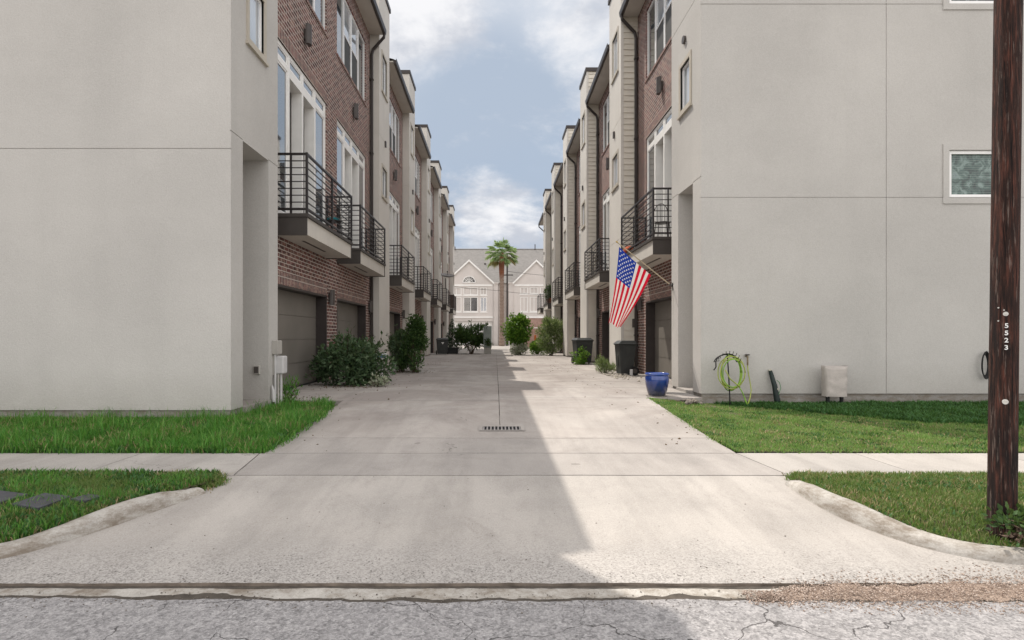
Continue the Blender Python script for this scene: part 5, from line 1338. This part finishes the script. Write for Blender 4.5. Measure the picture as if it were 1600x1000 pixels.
def wnoise(scale, detail, rough, off, dist=0):
    mp = wn('ShaderNodeMapping'); mp.inputs['Location'].default_value = off; nt.links.new(cv.outputs[0], mp.inputs[0])
    n = wn('ShaderNodeTexNoise'); n.inputs['Scale'].default_value = scale; n.inputs['Detail'].default_value = detail; n.inputs['Roughness'].default_value = rough; n.inputs['Distortion'].default_value = dist
    nt.links.new(mp.outputs[0], n.inputs['Vector']); return n.outputs['Fac']
def wmr(v, a, b, c=0., d=1., smooth=True):
    m = wn('ShaderNodeMapRange', interpolation_type='SMOOTHSTEP' if smooth else 'LINEAR'); nt.links.new(v, m.inputs[0])
    for i, x in enumerate((a, b, c, d)): m.inputs[i + 1].default_value = x
    return m.outputs[0]
def wmix(f, a, b, mode='MIX'):
    m = wn('ShaderNodeMix', data_type='RGBA', blend_type=mode)
    for s_, v in ((m.inputs[0], f), (m.inputs[6], a), (m.inputs[7], b)):
        if isinstance(v, tuple): s_.default_value = (*v, 1)
        elif isinstance(v, (int, float)): s_.default_value = v
        else: nt.links.new(v, s_)
    return m.outputs[2]
def blob(px, py, r0, r1):                              # a cloud bank in a given direction of the sky
    d = Vector(((px - VX) / F, 1, (VY - py) / F)).normalized()
    v = wn('ShaderNodeVectorMath', operation='DISTANCE'); nt.links.new(tc.outputs['Generated'], v.inputs[0]); v.inputs[1].default_value = d
    return wmr(v.outputs['Value'], r1, r0)
K = 1.0
base = wmix(.80, sky.outputs[0], (2.25, 2.72, 3.25))      # hazy humid air over the clear sky
veil = wnoise(1.1, 6, .55, (3, 1, 0), .5)
base = wmix(wmr(veil, .30, .58, 0, .85), base, (3.2, 3.42, 3.8))
dk = wnoise(.7, 5, .5, (9.3, 4.2, 0), .3)
base = wmix(wm('MULTIPLY', wmr(wm('ADD', dk, wm('MULTIPLY', blob(770, 215, .05, .30), .22)), .46, .66), .8), base, (2.0, 2.42, 3.05))
cn = wnoise(3.4, 10, .64, (1.4, 7.7, 0), .25)
bsum = wm('ADD', wm('ADD', wm('MULTIPLY', blob(650, 5, .02, .16), .40), wm('MULTIPLY', blob(770, 335, .02, .12), .24)), wm('ADD', wm('MULTIPLY', blob(930, 60, .02, .16), .27), wm('MULTIPLY', blob(838, 374, .01, .06), .24)))
cm = wmr(wm('ADD', cn, bsum), .52, .82)
cshade = wnoise(3.6, 7, .6, (5.1, 2.2, 0))
ccol = wmix(wmr(cshade, .38, .6), (2.9, 3.05, 3.4), (4.6, 4.6, 4.7))
col = wmix(cm, base, ccol)
# unseen bright sky added overhead and behind the viewer to lift the shade
fill_sky = wm('MAXIMUM', wmr(sp_.outputs[2], .62, .85), wmr(sp_.outputs[1], .25, -.25))
fill_col = wmix(wmr(wnoise(1.6, 7, .6, (2.2, 6.1, 0)), .35, .65), (6.1, 6.0, 6.0), (9.5, 9.2, 9.05))
col = wmix(fill_sky, col, fill_col)
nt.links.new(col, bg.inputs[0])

sun = bpy.data.lights.new('sun', 'SUN'); sun.energy = 2.4; sun.angle = math.radians(.35); sun.color = (1, .93, .84)
so = bpy.data.objects.new('sun', sun); COL.objects.link(so)
so.rotation_euler = Vector((travel.x * math.cos(SUN_EL), travel.y * math.cos(SUN_EL), -math.sin(SUN_EL))).to_track_quat('-Z', 'Y').to_euler()

cam = bpy.data.cameras.new('camera'); co = bpy.data.objects.new('camera', cam); COL.objects.link(co)
co.location = (0, 0, CAMZ); co.rotation_euler = (math.pi / 2, 0, 0)
cam.sensor_width = 36; cam.lens = F / 1600 * 36; cam.shift_x = (800 - VX) / 1600; cam.shift_y = (VY - 500) / 1600
cam.clip_end = 2000; cam.clip_start = .05
SC.camera = co
SC.view_settings.view_transform = 'Standard'; SC.view_settings.look = 'None'; SC.view_settings.exposure = .78; SC.view_settings.gamma = 1
SC.cycles.use_denoising = True
SC.cycles.max_bounces = 8; SC.cycles.diffuse_bounces = 5; SC.cycles.caustics_reflective = False; SC.cycles.caustics_refractive = False
SC.cycles.sample_clamp_indirect = 6
